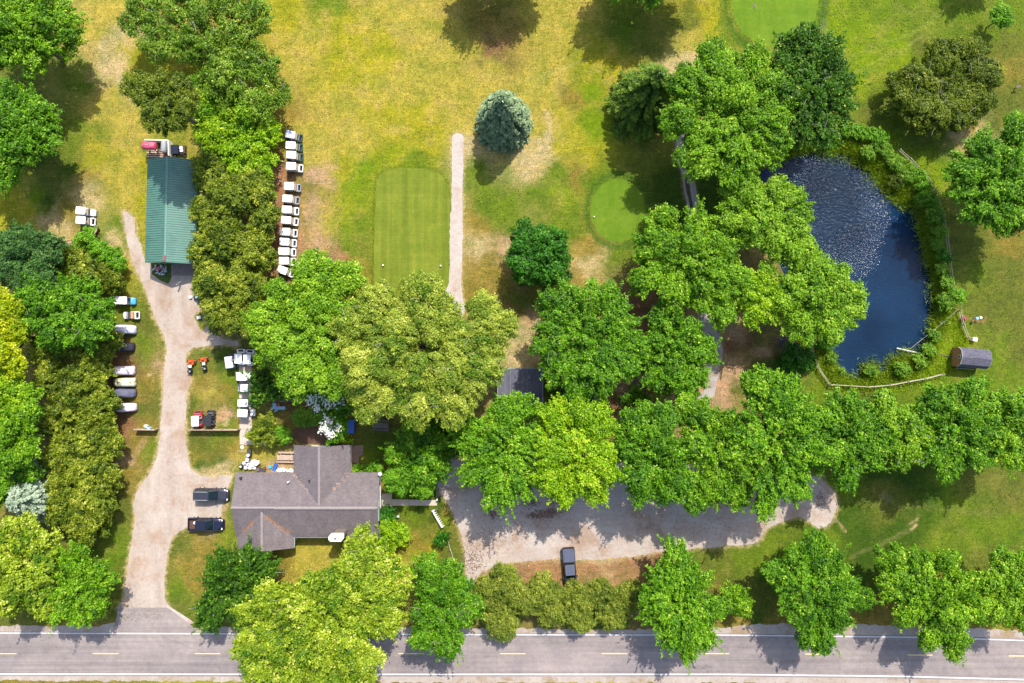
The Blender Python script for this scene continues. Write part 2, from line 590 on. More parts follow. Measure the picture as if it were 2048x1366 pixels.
# ------------------------------------------------------------------ outlines on the ground (photograph pixels)
DRIVE = [(246, 422), (255, 425), (266, 436), (269, 450), (272, 470), (281, 488), (288, 515), (297, 528), (344, 527), (385, 528),
         (389, 560), (384, 578), (392, 590), (404, 600), (399, 618), (388, 634), (392, 645), (399, 658), (404, 668),
         (417, 651), (428, 664), (444, 677), (476, 682), (476, 691), (434, 690), (410, 692),
         (387, 694), (374, 704), (371, 720), (378, 738), (382, 754), (378, 770), (374, 787), (372, 820), (369, 860), (371, 885), (375, 909),
         (382, 937), (399, 951), (425, 955), (450, 950), (464, 953), (456, 975), (452, 1000), (444, 1012), (441, 1034), (410, 1040),
         (374, 1055), (358, 1062), (345, 1075), (336, 1102), (331, 1130), (328, 1166), (330, 1200), (338, 1216),
         (234, 1216), (243, 1203), (249, 1192), (251, 1165), (253, 1145), (257, 1115), (262, 1089), (267, 1060), (270, 1037), (267, 1007), (274, 982),
         (283, 966), (296, 952), (307, 930), (315, 909), (320, 866), (323, 830), (326, 780), (328, 737), (333, 700), (331, 678),
         (320, 655), (309, 636), (301, 608), (293, 582), (281, 557), (269, 535), (262, 510), (254, 484), (250, 455)]
LOT = [(872, 935), (880, 985), (905, 1020), (920, 1060), (929, 1100), (932, 1150), (934, 1174), (946, 1162), (962, 1148), (985, 1135),
       (1010, 1126), (1060, 1121), (1130, 1118), (1180, 1121), (1230, 1116), (1280, 1112), (1310, 1104), (1350, 1100), (1390, 1097),
       (1420, 1096), (1460, 1090), (1495, 1090), (1516, 1085), (1524, 1070), (1540, 1052), (1570, 1040), (1600, 1034), (1618, 1042),
       (1634, 1056), (1650, 1054), (1665, 1040), (1676, 1012), (1672, 990), (1655, 970), (1640, 955), (1600, 945), (1500, 925), (1300, 915), (1100, 915), (950, 915), (900, 920)]
PATH1 = [(904, 275), (908, 268), (916, 266), (924, 269), (928, 276), (926, 330), (925, 400), (925, 470), (924, 520), (922, 570), (925, 595),
         (931, 615), (925, 632), (915, 640), (905, 634), (900, 612), (885, 601), (890, 585), (898, 565), (900, 520), (900, 450), (903, 400), (904, 330)]
PATH2 = [(1366, 140), (1384, 138), (1396, 160), (1392, 200), (1376, 260), (1374, 300), (1386, 345), (1396, 400), (1404, 448), (1412, 520), (1424, 600),
         (1434, 650), (1446, 700), (1430, 790), (1380, 845), (1300, 852), (1240, 846), (1240, 828), (1300, 832), (1370, 826), (1408, 780), (1412, 700),
         (1404, 650), (1395, 600), (1386, 520), (1379, 448), (1372, 400), (1362, 345), (1350, 300), (1352, 260), (1366, 200), (1362, 160)]
POND = [(1520, 345), (1545, 330), (1560, 318), (1600, 305), (1640, 298), (1680, 301), (1715, 318), (1750, 342), (1770, 368), (1795, 388),
        (1822, 405), (1836, 430), (1842, 460), (1850, 490), (1862, 530), (1870, 570), (1873, 610), (1874, 640), (1866, 665), (1856, 690),
        (1854, 716), (1826, 740), (1792, 757), (1750, 766), (1710, 764), (1684, 748), (1672, 715), (1658, 685), (1640, 660), (1600, 610),
        (1560, 520), (1530, 430), (1512, 380)]
TEE = [(752, 372), (756, 356), (766, 344), (782, 338), (800, 336), (850, 337), (872, 342), (886, 352), (894, 368), (898, 390), (899, 410), (899, 500), (898, 600), (748, 600), (748, 500), (751, 400)]
GREEN2 = oval(1236, 421, 55, 63, 40)
GREEN1 = oval(1549, 4, 87, 90, 44)
ROADN = [(-900, 1262), (0, 1263), (500, 1265), (1050, 1266), (1448, 1267), (1870, 1271), (2048, 1277), (3000, 1330)]
ROADS = [(-900, 1351), (0, 1352), (600, 1353), (1448, 1353), (1800, 1357), (2048, 1363), (3000, 1415)]

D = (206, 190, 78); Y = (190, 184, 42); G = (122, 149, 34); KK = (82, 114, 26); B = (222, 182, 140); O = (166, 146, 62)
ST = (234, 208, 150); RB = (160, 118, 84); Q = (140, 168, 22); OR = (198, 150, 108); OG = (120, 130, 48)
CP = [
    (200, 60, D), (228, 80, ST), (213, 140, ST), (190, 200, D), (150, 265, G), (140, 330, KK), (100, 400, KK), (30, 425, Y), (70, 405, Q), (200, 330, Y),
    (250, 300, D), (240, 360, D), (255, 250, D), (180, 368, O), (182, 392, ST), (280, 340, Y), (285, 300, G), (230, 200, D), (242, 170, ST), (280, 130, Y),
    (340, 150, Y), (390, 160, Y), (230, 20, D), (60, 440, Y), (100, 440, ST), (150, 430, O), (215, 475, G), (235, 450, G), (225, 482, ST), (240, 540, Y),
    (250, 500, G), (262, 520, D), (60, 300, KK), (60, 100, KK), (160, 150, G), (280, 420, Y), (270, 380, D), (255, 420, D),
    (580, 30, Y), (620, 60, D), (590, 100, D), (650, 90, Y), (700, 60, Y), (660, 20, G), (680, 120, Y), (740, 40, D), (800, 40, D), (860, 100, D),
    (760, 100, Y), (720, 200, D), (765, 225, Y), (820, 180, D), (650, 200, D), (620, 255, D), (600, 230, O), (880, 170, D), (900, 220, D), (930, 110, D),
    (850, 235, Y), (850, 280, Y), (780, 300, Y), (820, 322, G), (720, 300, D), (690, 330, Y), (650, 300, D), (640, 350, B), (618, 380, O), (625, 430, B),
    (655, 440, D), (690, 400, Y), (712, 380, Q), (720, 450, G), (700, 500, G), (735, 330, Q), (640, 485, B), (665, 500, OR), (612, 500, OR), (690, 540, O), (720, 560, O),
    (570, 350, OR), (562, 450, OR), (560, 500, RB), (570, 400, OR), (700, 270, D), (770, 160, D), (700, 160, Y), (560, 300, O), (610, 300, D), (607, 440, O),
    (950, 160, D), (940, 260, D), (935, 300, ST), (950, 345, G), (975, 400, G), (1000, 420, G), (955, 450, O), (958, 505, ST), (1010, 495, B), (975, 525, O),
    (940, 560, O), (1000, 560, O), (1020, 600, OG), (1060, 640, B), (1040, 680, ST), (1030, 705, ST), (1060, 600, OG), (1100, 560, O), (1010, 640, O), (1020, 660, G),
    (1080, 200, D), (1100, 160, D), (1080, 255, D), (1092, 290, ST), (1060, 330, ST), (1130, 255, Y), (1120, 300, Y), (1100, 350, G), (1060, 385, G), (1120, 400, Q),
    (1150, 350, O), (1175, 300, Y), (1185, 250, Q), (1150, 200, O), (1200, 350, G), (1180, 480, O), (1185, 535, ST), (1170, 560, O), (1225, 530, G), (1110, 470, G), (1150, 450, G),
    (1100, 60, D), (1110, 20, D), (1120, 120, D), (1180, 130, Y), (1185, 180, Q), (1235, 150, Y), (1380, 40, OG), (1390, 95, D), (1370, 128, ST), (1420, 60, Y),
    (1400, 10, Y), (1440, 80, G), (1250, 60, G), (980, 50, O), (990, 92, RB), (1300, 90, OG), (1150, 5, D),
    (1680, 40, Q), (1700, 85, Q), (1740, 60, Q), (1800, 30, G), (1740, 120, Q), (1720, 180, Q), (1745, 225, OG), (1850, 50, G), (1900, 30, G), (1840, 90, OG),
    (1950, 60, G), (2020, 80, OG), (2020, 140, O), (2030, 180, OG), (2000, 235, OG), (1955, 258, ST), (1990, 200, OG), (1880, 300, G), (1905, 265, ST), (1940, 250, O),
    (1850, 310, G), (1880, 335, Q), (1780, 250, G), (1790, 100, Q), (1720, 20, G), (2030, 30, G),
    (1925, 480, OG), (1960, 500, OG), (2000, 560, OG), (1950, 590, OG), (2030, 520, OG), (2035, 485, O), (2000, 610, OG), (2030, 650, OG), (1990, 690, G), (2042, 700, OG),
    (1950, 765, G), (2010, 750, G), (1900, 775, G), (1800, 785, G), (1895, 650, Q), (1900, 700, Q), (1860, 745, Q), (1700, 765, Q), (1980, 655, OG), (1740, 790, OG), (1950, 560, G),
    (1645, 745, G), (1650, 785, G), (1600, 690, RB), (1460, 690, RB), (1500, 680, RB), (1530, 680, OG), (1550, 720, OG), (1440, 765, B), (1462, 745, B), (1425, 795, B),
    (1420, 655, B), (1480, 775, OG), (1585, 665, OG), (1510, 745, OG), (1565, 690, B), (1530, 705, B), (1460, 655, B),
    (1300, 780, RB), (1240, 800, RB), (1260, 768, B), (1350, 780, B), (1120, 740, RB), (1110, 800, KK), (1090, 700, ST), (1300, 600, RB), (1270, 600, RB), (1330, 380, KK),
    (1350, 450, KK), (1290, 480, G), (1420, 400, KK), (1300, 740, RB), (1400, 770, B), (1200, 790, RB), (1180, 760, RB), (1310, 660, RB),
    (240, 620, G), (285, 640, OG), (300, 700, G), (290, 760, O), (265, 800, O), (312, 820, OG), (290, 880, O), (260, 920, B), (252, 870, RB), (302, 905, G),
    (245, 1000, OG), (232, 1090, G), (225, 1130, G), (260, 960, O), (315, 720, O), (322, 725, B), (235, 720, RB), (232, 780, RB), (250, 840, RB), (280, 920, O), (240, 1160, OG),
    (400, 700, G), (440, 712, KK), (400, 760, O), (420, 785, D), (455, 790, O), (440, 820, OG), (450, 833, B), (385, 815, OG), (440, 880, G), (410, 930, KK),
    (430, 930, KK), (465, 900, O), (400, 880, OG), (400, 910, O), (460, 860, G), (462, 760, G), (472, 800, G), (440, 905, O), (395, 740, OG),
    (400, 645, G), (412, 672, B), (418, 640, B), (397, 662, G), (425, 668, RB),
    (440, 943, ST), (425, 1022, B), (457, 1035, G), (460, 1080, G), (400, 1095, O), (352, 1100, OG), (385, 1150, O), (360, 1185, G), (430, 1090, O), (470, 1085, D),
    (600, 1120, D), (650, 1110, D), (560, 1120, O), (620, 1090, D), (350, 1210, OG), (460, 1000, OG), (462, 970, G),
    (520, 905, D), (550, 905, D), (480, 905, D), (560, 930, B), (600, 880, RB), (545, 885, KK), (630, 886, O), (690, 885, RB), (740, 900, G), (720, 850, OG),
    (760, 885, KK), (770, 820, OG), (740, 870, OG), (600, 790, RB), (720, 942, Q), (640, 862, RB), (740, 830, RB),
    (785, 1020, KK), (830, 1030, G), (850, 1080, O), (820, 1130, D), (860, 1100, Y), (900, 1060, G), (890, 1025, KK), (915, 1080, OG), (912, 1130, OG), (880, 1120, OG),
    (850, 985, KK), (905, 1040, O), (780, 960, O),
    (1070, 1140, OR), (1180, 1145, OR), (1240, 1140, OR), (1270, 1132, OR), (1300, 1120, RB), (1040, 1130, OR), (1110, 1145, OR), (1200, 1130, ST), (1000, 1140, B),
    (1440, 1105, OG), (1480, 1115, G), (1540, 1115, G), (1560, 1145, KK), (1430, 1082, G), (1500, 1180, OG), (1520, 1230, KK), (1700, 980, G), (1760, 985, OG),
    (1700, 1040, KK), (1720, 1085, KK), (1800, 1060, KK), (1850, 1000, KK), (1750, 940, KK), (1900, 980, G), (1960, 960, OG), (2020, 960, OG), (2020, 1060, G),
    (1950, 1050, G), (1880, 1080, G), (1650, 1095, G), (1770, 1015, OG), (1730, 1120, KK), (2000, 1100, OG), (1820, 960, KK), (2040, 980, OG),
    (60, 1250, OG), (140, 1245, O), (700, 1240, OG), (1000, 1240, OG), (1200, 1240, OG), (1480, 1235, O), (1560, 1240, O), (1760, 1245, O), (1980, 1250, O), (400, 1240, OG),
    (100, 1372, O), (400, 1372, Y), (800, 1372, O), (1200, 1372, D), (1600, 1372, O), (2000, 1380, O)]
STROKES = [  # points, half width px, colour, strength
    ([(1667, 1030), (1680, 1048), (1690, 1066)], 3, ST, 0.5),
    ([(1700, 1120), (1740, 1098), (1790, 1078), (1822, 1052), (1835, 1030)], 4, ST, 0.16),
    ([(1815, 1045), (1830, 1040)], 3, ST, 0.5), ([(1822, 1054), (1828, 1050)], 3, ST, 0.9),
    ([(1768, 990), (1776, 1000)], 9, (190, 180, 130), 0.4),
    ([(1092, 228), (1098, 255), (1092, 290), (1065, 320)], 9, ST, 0.55),
    ([(690, 470), (692, 420), (715, 360), (745, 325), (790, 308)], 22, Q, 0.5),
    ([(660, 520), (672, 440), (700, 360), (730, 322)], 5, (150, 165, 60), 0.4),
    ([(640, 480), (632, 420), (620, 390)], 13, B, 0.55), ([(634, 350), (646, 358)], 13, B, 0.7),
    ([(600, 498), (680, 515)], 10, OR, 0.6),
    ([(296, 300), (291, 400), (286, 500)], 7, Y, 0.6),
    ([(262, 300), (258, 400)], 16, D, 0.5),
    ([(560, 330), (558, 530)], 12, OR, 0.75), ([(580, 352), (578, 356)], 10, RB, 0.7),
    ([(1240, 140), (1400, 100), (1440, 40)], 8, Q, 0.1),
    ([(1632, 110), (1644, 60), (1648, 0)], 7, (150, 150, 110), 0.55),
    ([(1640, 140), (1740, 100), (1840, 60), (1900, 10)], 5, (160, 175, 70), 0.45),
    ([(1650, 170), (1760, 130), (1850, 75)], 4, (160, 175, 70), 0.4),
    ([(1700, 150), (1790, 105), (1870, 60)], 3, (170, 180, 80), 0.4),
    ([(1120, 130), (1060, 180), (1000, 190)], 3, (190, 190, 110), 0.35),
    ([(1180, 120), (1090, 150), (1030, 165)], 3, (190, 190, 110), 0.35),
    ([(1690, 1000), (1800, 1010), (2000, 1025)], 6, (140, 150, 70), 0.4),
    ([(447, 835), (455, 826)], 11, B, 0.8), ([(452, 850), (456, 842)], 7, ST, 0.7),
    ([(475, 830), (478, 890)], 3, O, 0.6),
    ([(303, 748), (306, 764)], 3, B, 0.8), ([(296, 748), (298, 750)], 3, ST, 0.8), ([(270, 912), (290, 880)], 8, B, 0.4),
    ([(326, 724), (316, 726)], 6, B, 0.9), ([(222, 470), (240, 490)], 9, ST, 0.7), ([(250, 505), (252, 515)], 4, ST, 0.8),
    ([(412, 640), (420, 660), (412, 680)], 11, ST, 0.7),
    ([(1050, 640), (1010, 700)], 10, ST, 0.5), ([(1008, 494), (1016, 496)], 9, ST, 0.8),
    ([(1420, 800), (1450, 760), (1470, 740)], 22, B, 0.8), ([(1255, 770), (1280, 760)], 14, B, 0.6), ([(1530, 700), (1536, 708)], 5, ST, 0.8),
    ([(1436, 660), (1470, 668)], 12, B, 0.5), ([(1565, 684), (1580, 690)], 12, (190, 160, 140), 0.7),
    ([(1060, 640), (1000, 600)], 12, RB, 0.35), ([(1050, 560), (1030, 545)], 14, RB, 0.4),
    ([(1925, 634), (1965, 650), (1975, 640)], 3, OR, 0.6), ([(1905, 600), (1915, 640), (1935, 680)], 5, OR, 0.4),
    ([(430, 950), (462, 950)], 8, ST, 0.8), ([(430, 1018), (448, 1012)], 9, B, 0.7),
    ([(1030, 1128), (1110, 1140), (1290, 1128)], 13, OR, 0.6), ([(1190, 1128), (1230, 1126)], 6, B, 0.6),
    ([(905, 280), (905, 500)], 5, ST, 0.3), ([(500, 905), (560, 900)], 12, D, 0.7),
    ([(640, 1110), (600, 1130)], 20, D, 0.4), ([(780, 940), (775, 985)], 6, OR, 0.7),
]
EDGED = [(DRIVE, 7, ST, 0.85), (LOT, 8, ST, 0.7), (PATH1, 6, ST, 0.7), (PATH2, 5, B, 0.5)]


def axis(lo, hi, step):
    inner = np.arange(lo, hi + step / 2, step)
    out = [4, 10, 20, 40, 90, 200, 450, 900, 1500]
    return np.concatenate([[lo - d for d in out[::-1]], inner, [hi + d for d in out]])


def build_ground():
    gx, gy = axis(-78, 78, 0.21), axis(-53, 53, 0.21)
    nx, ny = len(gx), len(gy)
    X, Y_ = np.meshgrid(gx, gy)
    X, Y_ = X.ravel(), Y_.ravel()
    px, py = X / S + 1024, 683 - Y_ / S
    wx = px + (fbm(px / 45, py / 45, 3, 4) - 0.5) * 70 + (fbm(px / 9, py / 9, 8, 2) - 0.5) * 16
    wy = py + (fbm(px / 45, py / 45, 5, 4) - 0.5) * 70 + (fbm(px / 9, py / 9, 9, 2) - 0.5) * 16
    acc = np.zeros((len(X), 3))
    ws = np.zeros(len(X))
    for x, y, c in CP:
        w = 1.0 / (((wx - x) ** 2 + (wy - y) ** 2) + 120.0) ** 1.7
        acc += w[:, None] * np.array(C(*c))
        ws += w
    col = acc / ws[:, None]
    # mottling between green and dry growth
    n = fbm(px / 26, py / 26, 21, 5)
    n2 = fbm(px / 7, py / 7, 31, 3)
    dry = np.array(C(214, 186, 104))
    grn = np.array(C(120, 146, 34))
    lum = col.sum(1)
    soft = np.clip((lum - 0.10) / 0.25, 0, 1)
    a = (np.clip((n - 0.53) * 5, 0, 1) * 0.38 * soft)[:, None]
    col = col * (1 - a) + dry * a
    a = (np.clip((0.47 - n) * 5, 0, 1) * 0.30 * soft)[:, None]
    col = col * (1 - a) + grn * a
    col *= (0.85 + 0.3 * n2)[:, None]
    jit = (fbm(px / 6, py / 6, 41, 3) - 0.5)
    for pts, w, c, s in STROKES:
        d = ldist(wx * 0.25 + px * 0.75, wy * 0.25 + py * 0.75, pts) + jit * w * 1.6
        a = (np.clip(1.3 - d / w, 0, 1) * s)[:, None]
        col = col * (1 - a) + np.array(C(*c)) * a
    for poly, w, c, s in EDGED:
        sd = -sdist(px, py, poly) + jit * 14
        a = (np.clip(1 - sd / w, 0, 1) * s)[:, None]
        col = col * (1 - a) + np.array(C(*c)) * a
    # ring cut round both greens, darker collar
    for (cx, cy, rx, ry) in ((1236, 421, 55, 63), (1549, 4, 87, 90)):
        q = np.hypot((px - cx) / rx, (py - cy) / ry)
        a = (np.clip(1 - np.abs(q - 1.14) / 0.2, 0, 1) * 0.9)[:, None]
        col = col * (1 - a) + np.array(C(88, 128, 34)) * a
        ring = np.sin(q * 60) * np.clip(1.6 - q, 0, 0.5) * (q > 1)
        col *= (1 + 0.10 * ring)[:, None]
    sd = sdist(px, py, TEE)
    a = (np.clip(1 + sd / 30, 0, 1) * 0.55)[:, None]
    col = col * (1 - a) + np.array(C(150, 168, 30)) * a
    a = (np.clip(1 - np.abs(sd + 2) / 5, 0, 1) * 0.6)[:, None]
    col = col * (1 - a) + np.array(C(104, 128, 30)) * a
    # road verge below the carriageway
    a = (np.clip((py - 1200) / 300, 0, 1) * 0)[:, None]
    Z = np.zeros(len(X))
    sd = sdist(px, py, POND) * S
    Z = np.where(sd > -1.3, -np.minimum(1.9, (sd + 1.3) * 0.5), Z)
    bank = (np.clip(1 - np.abs(sd + 0.4) / 1.2, 0, 1) * 0.6)[:, None]
    col = col * (1 - bank) + np.array(C(104, 118, 44)) * bank
    far = np.maximum(np.abs(X) - 80, np.abs(Y_) - 55)
    a = np.clip(far / 30, 0, 1)[:, None]
    col = col * (1 - a) + np.array(C(150, 155, 62)) * a
    global GRID
    GRID = (gx, gy, col)
    me = bpy.data.meshes.new('ground')
    me.vertices.add(nx * ny)
    co = np.empty((nx * ny, 3), np.float32)
    co[:, 0], co[:, 1], co[:, 2] = X, Y_, Z
    me.vertices.foreach_set('co', co.ravel())
    i = np.arange((nx - 1) * (ny - 1))
    r, c_ = i // (nx - 1), i % (nx - 1)
    b = r * nx + c_
    q = np.stack([b, b + 1, b + nx + 1, b + nx], 1).astype(np.int32)
    me.loops.add(q.size)
    me.loops.foreach_set('vertex_index', q.ravel())
    me.polygons.add(len(q))
    me.polygons.foreach_set('loop_start', np.arange(0, q.size, 4, dtype=np.int32))
    me.polygons.foreach_set('use_smooth', np.ones(len(q), bool))
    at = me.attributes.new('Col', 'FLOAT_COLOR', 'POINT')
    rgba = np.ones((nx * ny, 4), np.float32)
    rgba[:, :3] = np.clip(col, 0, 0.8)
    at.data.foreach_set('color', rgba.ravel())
    me.update(calc_edges=True)
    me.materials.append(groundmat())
    o = bpy.data.objects.new('ground', me)
    COL.objects.link(o)
    tag(o, kind='structure', label='dry yellow and green lawn of the golf course')


def smooth_poly(pts, it=1):
    for _ in range(it):
        q = []
        for i in range(len(pts)):
            a, b = pts[i], pts[(i + 1) % len(pts)]
            q += [(a[0] * .75 + b[0] * .25, a[1] * .75 + b[1] * .25), (a[0] * .25 + b[0] * .75, a[1] * .25 + b[1] * .75)]
        pts = q
    return pts


def ragged(pts, step=5.0, amp=3.0, seed=1, keep=None):
    """resample and roughen an outline (pixels)"""
    out = []
    n = len(pts)
    s = 0.0
    for i in range(n):
        a, b = pts[i], pts[(i + 1) % n]
        L = math.hypot(b[0] - a[0], b[1] - a[1])
        m = max(1, int(L / step))
        nxn, nyn = (b[1] - a[1]) / (L or 1), -(b[0] - a[0]) / (L or 1)
        for k in range(m):
            t = k / m
            x, y = a[0] + (b[0] - a[0]) * t, a[1] + (b[1] - a[1]) * t
            if keep and keep(x, y):
                out.append((x, y))
                continue
            d = float(fbm(np.array([x / 11.0]), np.array([y / 11.0]), seed, 3)[0] - 0.5) * 2 * amp
            d += (float(vnoise(np.array([x / 3.0]), np.array([y / 3.0]), seed + 5)[0]) - 0.5) * amp * 0.9
            out.append((x + nxn * d, y + nyn * d))
    return out


def sheet(name, pts, z, mat, label, kind='structure', world_pts=None):
    from mathutils.geometry import tessellate_polygon
    P = world_pts or G2(pts)
    V = [Vector((x, y, 0)) for x, y in P]
    tris = tessellate_polygon([V])
    me = bpy.data.meshes.new(name)
    fs = []
    for t in tris:
        a, b, c = (V[i] for i in t)
        up = (b - a).cross(c - a).z
        fs.append(tuple(t) if up > 0 else (t[0], t[2], t[1]))
    me.from_pydata([(v.x, v.y, z) for v in V], [], fs)
    me.materials.append(mat)
    me.update()
    o = bpy.data.objects.new(name, me)
    COL.objects.link(o)
    tag(o, label, kind=kind)
    return o


def band(name, top, bot, z, mat, label):
    return sheet(name, top + bot[::-1], z, mat, label)


def offs(line, d):
    return [(x, y + d) for x, y in line]


build_ground()
gw = gravelmat('white_gravel', C(238, 216, 198), C(246, 228, 212), C(226, 194, 168), streak=[((0.8, 0.12, 1), 0.1, 0.45)], weeds=C(196, 164, 120))
gl = gravelmat('lot_gravel', C(240, 218, 202), C(248, 232, 218), C(222, 192, 168), streak=[((0.15, 0.8, 1), 0.08, 0.4)], weeds=C(170, 140, 110))
gp = gravelmat('path_gravel', C(244, 226, 210), C(250, 238, 226), C(232, 196, 168), fine=18)
gg = gravelmat('grey_path_gravel', C(228, 216, 210), C(240, 228, 222), C(212, 190, 172), streak=[((3.0, 0.1, 1), 0.12, 0.5)])
gs = gravelmat('shoulder_gravel', C(226, 206, 188), C(238, 222, 208), C(206, 176, 140), weeds=C(176, 160, 90))
asph = gravelmat('asphalt', C(198, 184, 180), C(209, 194, 188), C(189, 176, 176), scale=0.6, fine=34,
                 streak=[((0.03, 1.6, 1), 0.0, 0.55), ((0.02, 6.0, 1), 0.01, 0.3)], cracks=True)
dotop = lambda x, y: y > 1214
sheet('gravel_driveway', ragged(DRIVE, 4, 2.8, 2, keep=dotop), 0.008, gw, 'pale gravel driveway running from the road to the green barn')
sheet('parking_lot', ragged(LOT, 4, 3.4, 7), 0.008, gl, 'pale gravel parking lot right of the house')
sheet('cart_path', ragged(PATH1, 3, 1.7, 11), 0.008, gp, 'white gravel cart path beside the tee box')
sheet('grey_cart_path', ragged(PATH2, 4, 2.0, 13), 0.008, gg, 'grey gravel cart path winding under the trees')
teemat = mownmat('tee_turf', C(140, 158, 50), C(162, 176, 62), (1.3, 1.18, 1.2), 0.0, 0.7, 1.2)
greenmat = mownmat('green_turf', C(124, 164, 38), C(142, 176, 50), (1.1, 1.06, 1.1), 0.3, 0.35, 0.9)
sheet('tee_box', ragged(TEE, 3, 1.4, 15), 0.006, teemat, 'striped mown tee box with rounded far corners')
sheet('putting_green', ragged(GREEN2, 3, 1.6, 17), 0.006, greenmat, 'bright oval putting green left of the grey path')
sheet('putting_green', ragged(GREEN1, 3, 1.6, 18), 0.006, greenmat, 'bright round putting green at the top edge')
# road
def rline(pts, step, amp, seed):
    q = ragged(pts, step, amp, seed)
    m = sum(max(1, int(math.hypot(pts[i + 1][0] - pts[i][0], pts[i + 1][1] - pts[i][1]) / step)) for i in range(len(pts) - 1))
    return q[:m] + [pts[-1]]


sheet('road_shoulder', [(-900, 1268), (236, 1268), (236, 1245)] + rline([(236, 1242), (200, 1252), (150, 1250), (100, 1252), (50, 1250), (0, 1253), (-100, 1254), (-400, 1250)], 4, 3, 22) + [(-900, 1252)],
      0.004, gs, 'gravel shoulder of the road left of the driveway')
sheet('road_shoulder', [(372, 1268), (1448, 1270), (1870, 1274), (2048, 1280), (3000, 1333), (3000, 1312)] +
      rline([(2300, 1276), (2048, 1262), (1960, 1256), (1860, 1252), (1760, 1250), (1650, 1248), (1560, 1247), (1480, 1250), (1440, 1256), (1300, 1260), (1050, 1257), (800, 1256), (500, 1254), (392, 1254)], 4, 3.5, 23),
      0.004, gs, 'gravel shoulder along the upper side of the road')
sheet('road_shoulder', [(x, y - 2) for x, y in ROADS] + [(3000, 1440)] +
      rline([(2300, 1395), (2048, 1378), (1800, 1372), (1500, 1366), (1200, 1365), (900, 1366), (600, 1364), (300, 1362), (0, 1361), (-200, 1361)], 4, 3.5, 24) + [(-900, 1361)],
      0.004, gs, 'gravel shoulder along the bottom edge of the road')
band('road', ROADN, ROADS, 0.012, asph, 'grey asphalt two lane road along the bottom')
sheet('road_apron', [(236, 1215), (334, 1215), (352, 1226), (372, 1240), (384, 1252), (392, 1264.6), (226, 1263.6), (232, 1240)], 0.014, asph, 'asphalt apron joining the driveway to the road')
sheet('apron_edge', [(330, 1210), (338, 1212), (360, 1226), (382, 1240), (388, 1246), (380, 1248), (352, 1227), (334, 1215)], 0.018, gp, 'pale gravel edge of the asphalt apron')
wl = M('white_road_paint', (0.48, 0.47, 0.46), 0.7, 0.1, 2, fine=14)
yl = M('yellow_road_paint', (0.58, 0.46, 0.2), 0.7, 0.1, 2, fine=14)
EN = [(-900, 1265), (0, 1266), (300, 1267), (1050, 1269.5), (1448, 1270), (1870, 1275), (2048, 1281), (3000, 1334)]
ES = [(-900, 1347), (0, 1348), (600, 1348.5), (1448, 1348.5), (1800, 1352.5), (2048, 1359), (3000, 1411)]
band('edge_line', offs(EN, -1.1), offs(EN, 1.1), 0.02, wl, 'white edge line on the upper side of the road')
band('edge_line', offs(ES, -1.3), offs(ES, 1.3), 0.02, wl, 'white edge line on the lower side of the road')
for k in range(-6, 11):
    x0 = 1000 + 203.5 * k
    y = 1307 if x0 < 1500 else 1307 + (x0 - 1500) * 0.009
    sheet('centre_dash', [(x0, y - 0.9), (x0 + 51, y - 0.6), (x0 + 51, y + 1.1), (x0, y + 0.9)], 0.02, yl, 'faded yellow centre line dash on the road')
# concrete
def slab(name, pts, label, mat=None, z=0.06):
    m = MB()
    m.prism(G2(pts[::-1]) if sum((pts[i][0] * pts[(i + 1) % len(pts)][1] - pts[(i + 1) % len(pts)][0] * pts[i][1]) for i in range(len(pts))) > 0 else G2(pts), -0.05, z)
    o = m.build(name, mat or K['conc'])
    return tag(o, label, kind='structure')
for a, b, lab in ((732, 770, 'uppermost'), (770.5, 809, 'second'), (809.5, 858, 'third')):
    slab('concrete_path', [(478, a), (503, a), (504, b), (479.5, b)], 'concrete path slab beside the parked carts, ' + lab + ' of the strip')
slab('concrete_path', [(479.5, 858.5), (504, 858.5), (507, 872), (512, 889), (480, 889)], 'concrete path slab ending above the white pile')
slab('concrete_pad', [(512.5, 870), (545, 872), (545, 889), (512.5, 889)], 'shaded concrete pad below the olive shrub')
slab('sidewalk', [(762, 998), (818, 999), (818, 1011), (762, 1011.5)], 'concrete sidewalk slab nearest the house door')
slab('sidewalk', [(818.6, 999), (874, 1000), (874, 1011), (818.6, 1011)], 'concrete sidewalk slab nearest the parking lot')
slab('patio', [(701, 892), (727, 890), (725, 910), (718, 912), (718, 926), (701, 926)], 'small reddish patio right of the north wing', M('patio_brick', C(196, 160, 140), 0.9, 0.15, 2, fine=12))
slab('barn_apron', [(345, 520), (386, 520), (386, 551), (345, 551)], 'concrete apron at the barn door', M('apron_concrete', C(196, 176, 166), 0.9, 0.1, 2, fine=12), 0.05)
slab('mulch_bed', [(586, 858), (640, 852), (652, 866), (700, 880), (700, 889), (600, 887), (588, 876)], 'brown mulch bed above the house', M('mulch', C(124, 92, 74), 0.95, 0.3, 3, fine=12), 0.03)
sheet('grass_strip', ragged([(1368, 352), (1374, 352), (1384, 400), (1391, 440), (1386, 440), (1377, 400)], 4, 2, 27), 0.014, M('strip_grass', C(110, 104, 70), 0.95, 0.2, 2, fine=10), 'worn grass strip between the wheel tracks')
# pond water
Pw = G2(POND)
cxw = sum(p[0] for p in Pw) / len(Pw); cyw = sum(p[1] for p in Pw) / len(Pw)
Pw2 = []
for x, y in Pw:
    d = math.hypot(x - cxw, y - cyw)
    Pw2.append((cxw + (x - cxw) * (d + 1.1) / d, cyw + (y - cyw) * (d + 1.1) / d))
sheet('pond_water', None, -0.62, watermat(), 'deep blue pond with a wind-rippled patch', world_pts=Pw2)

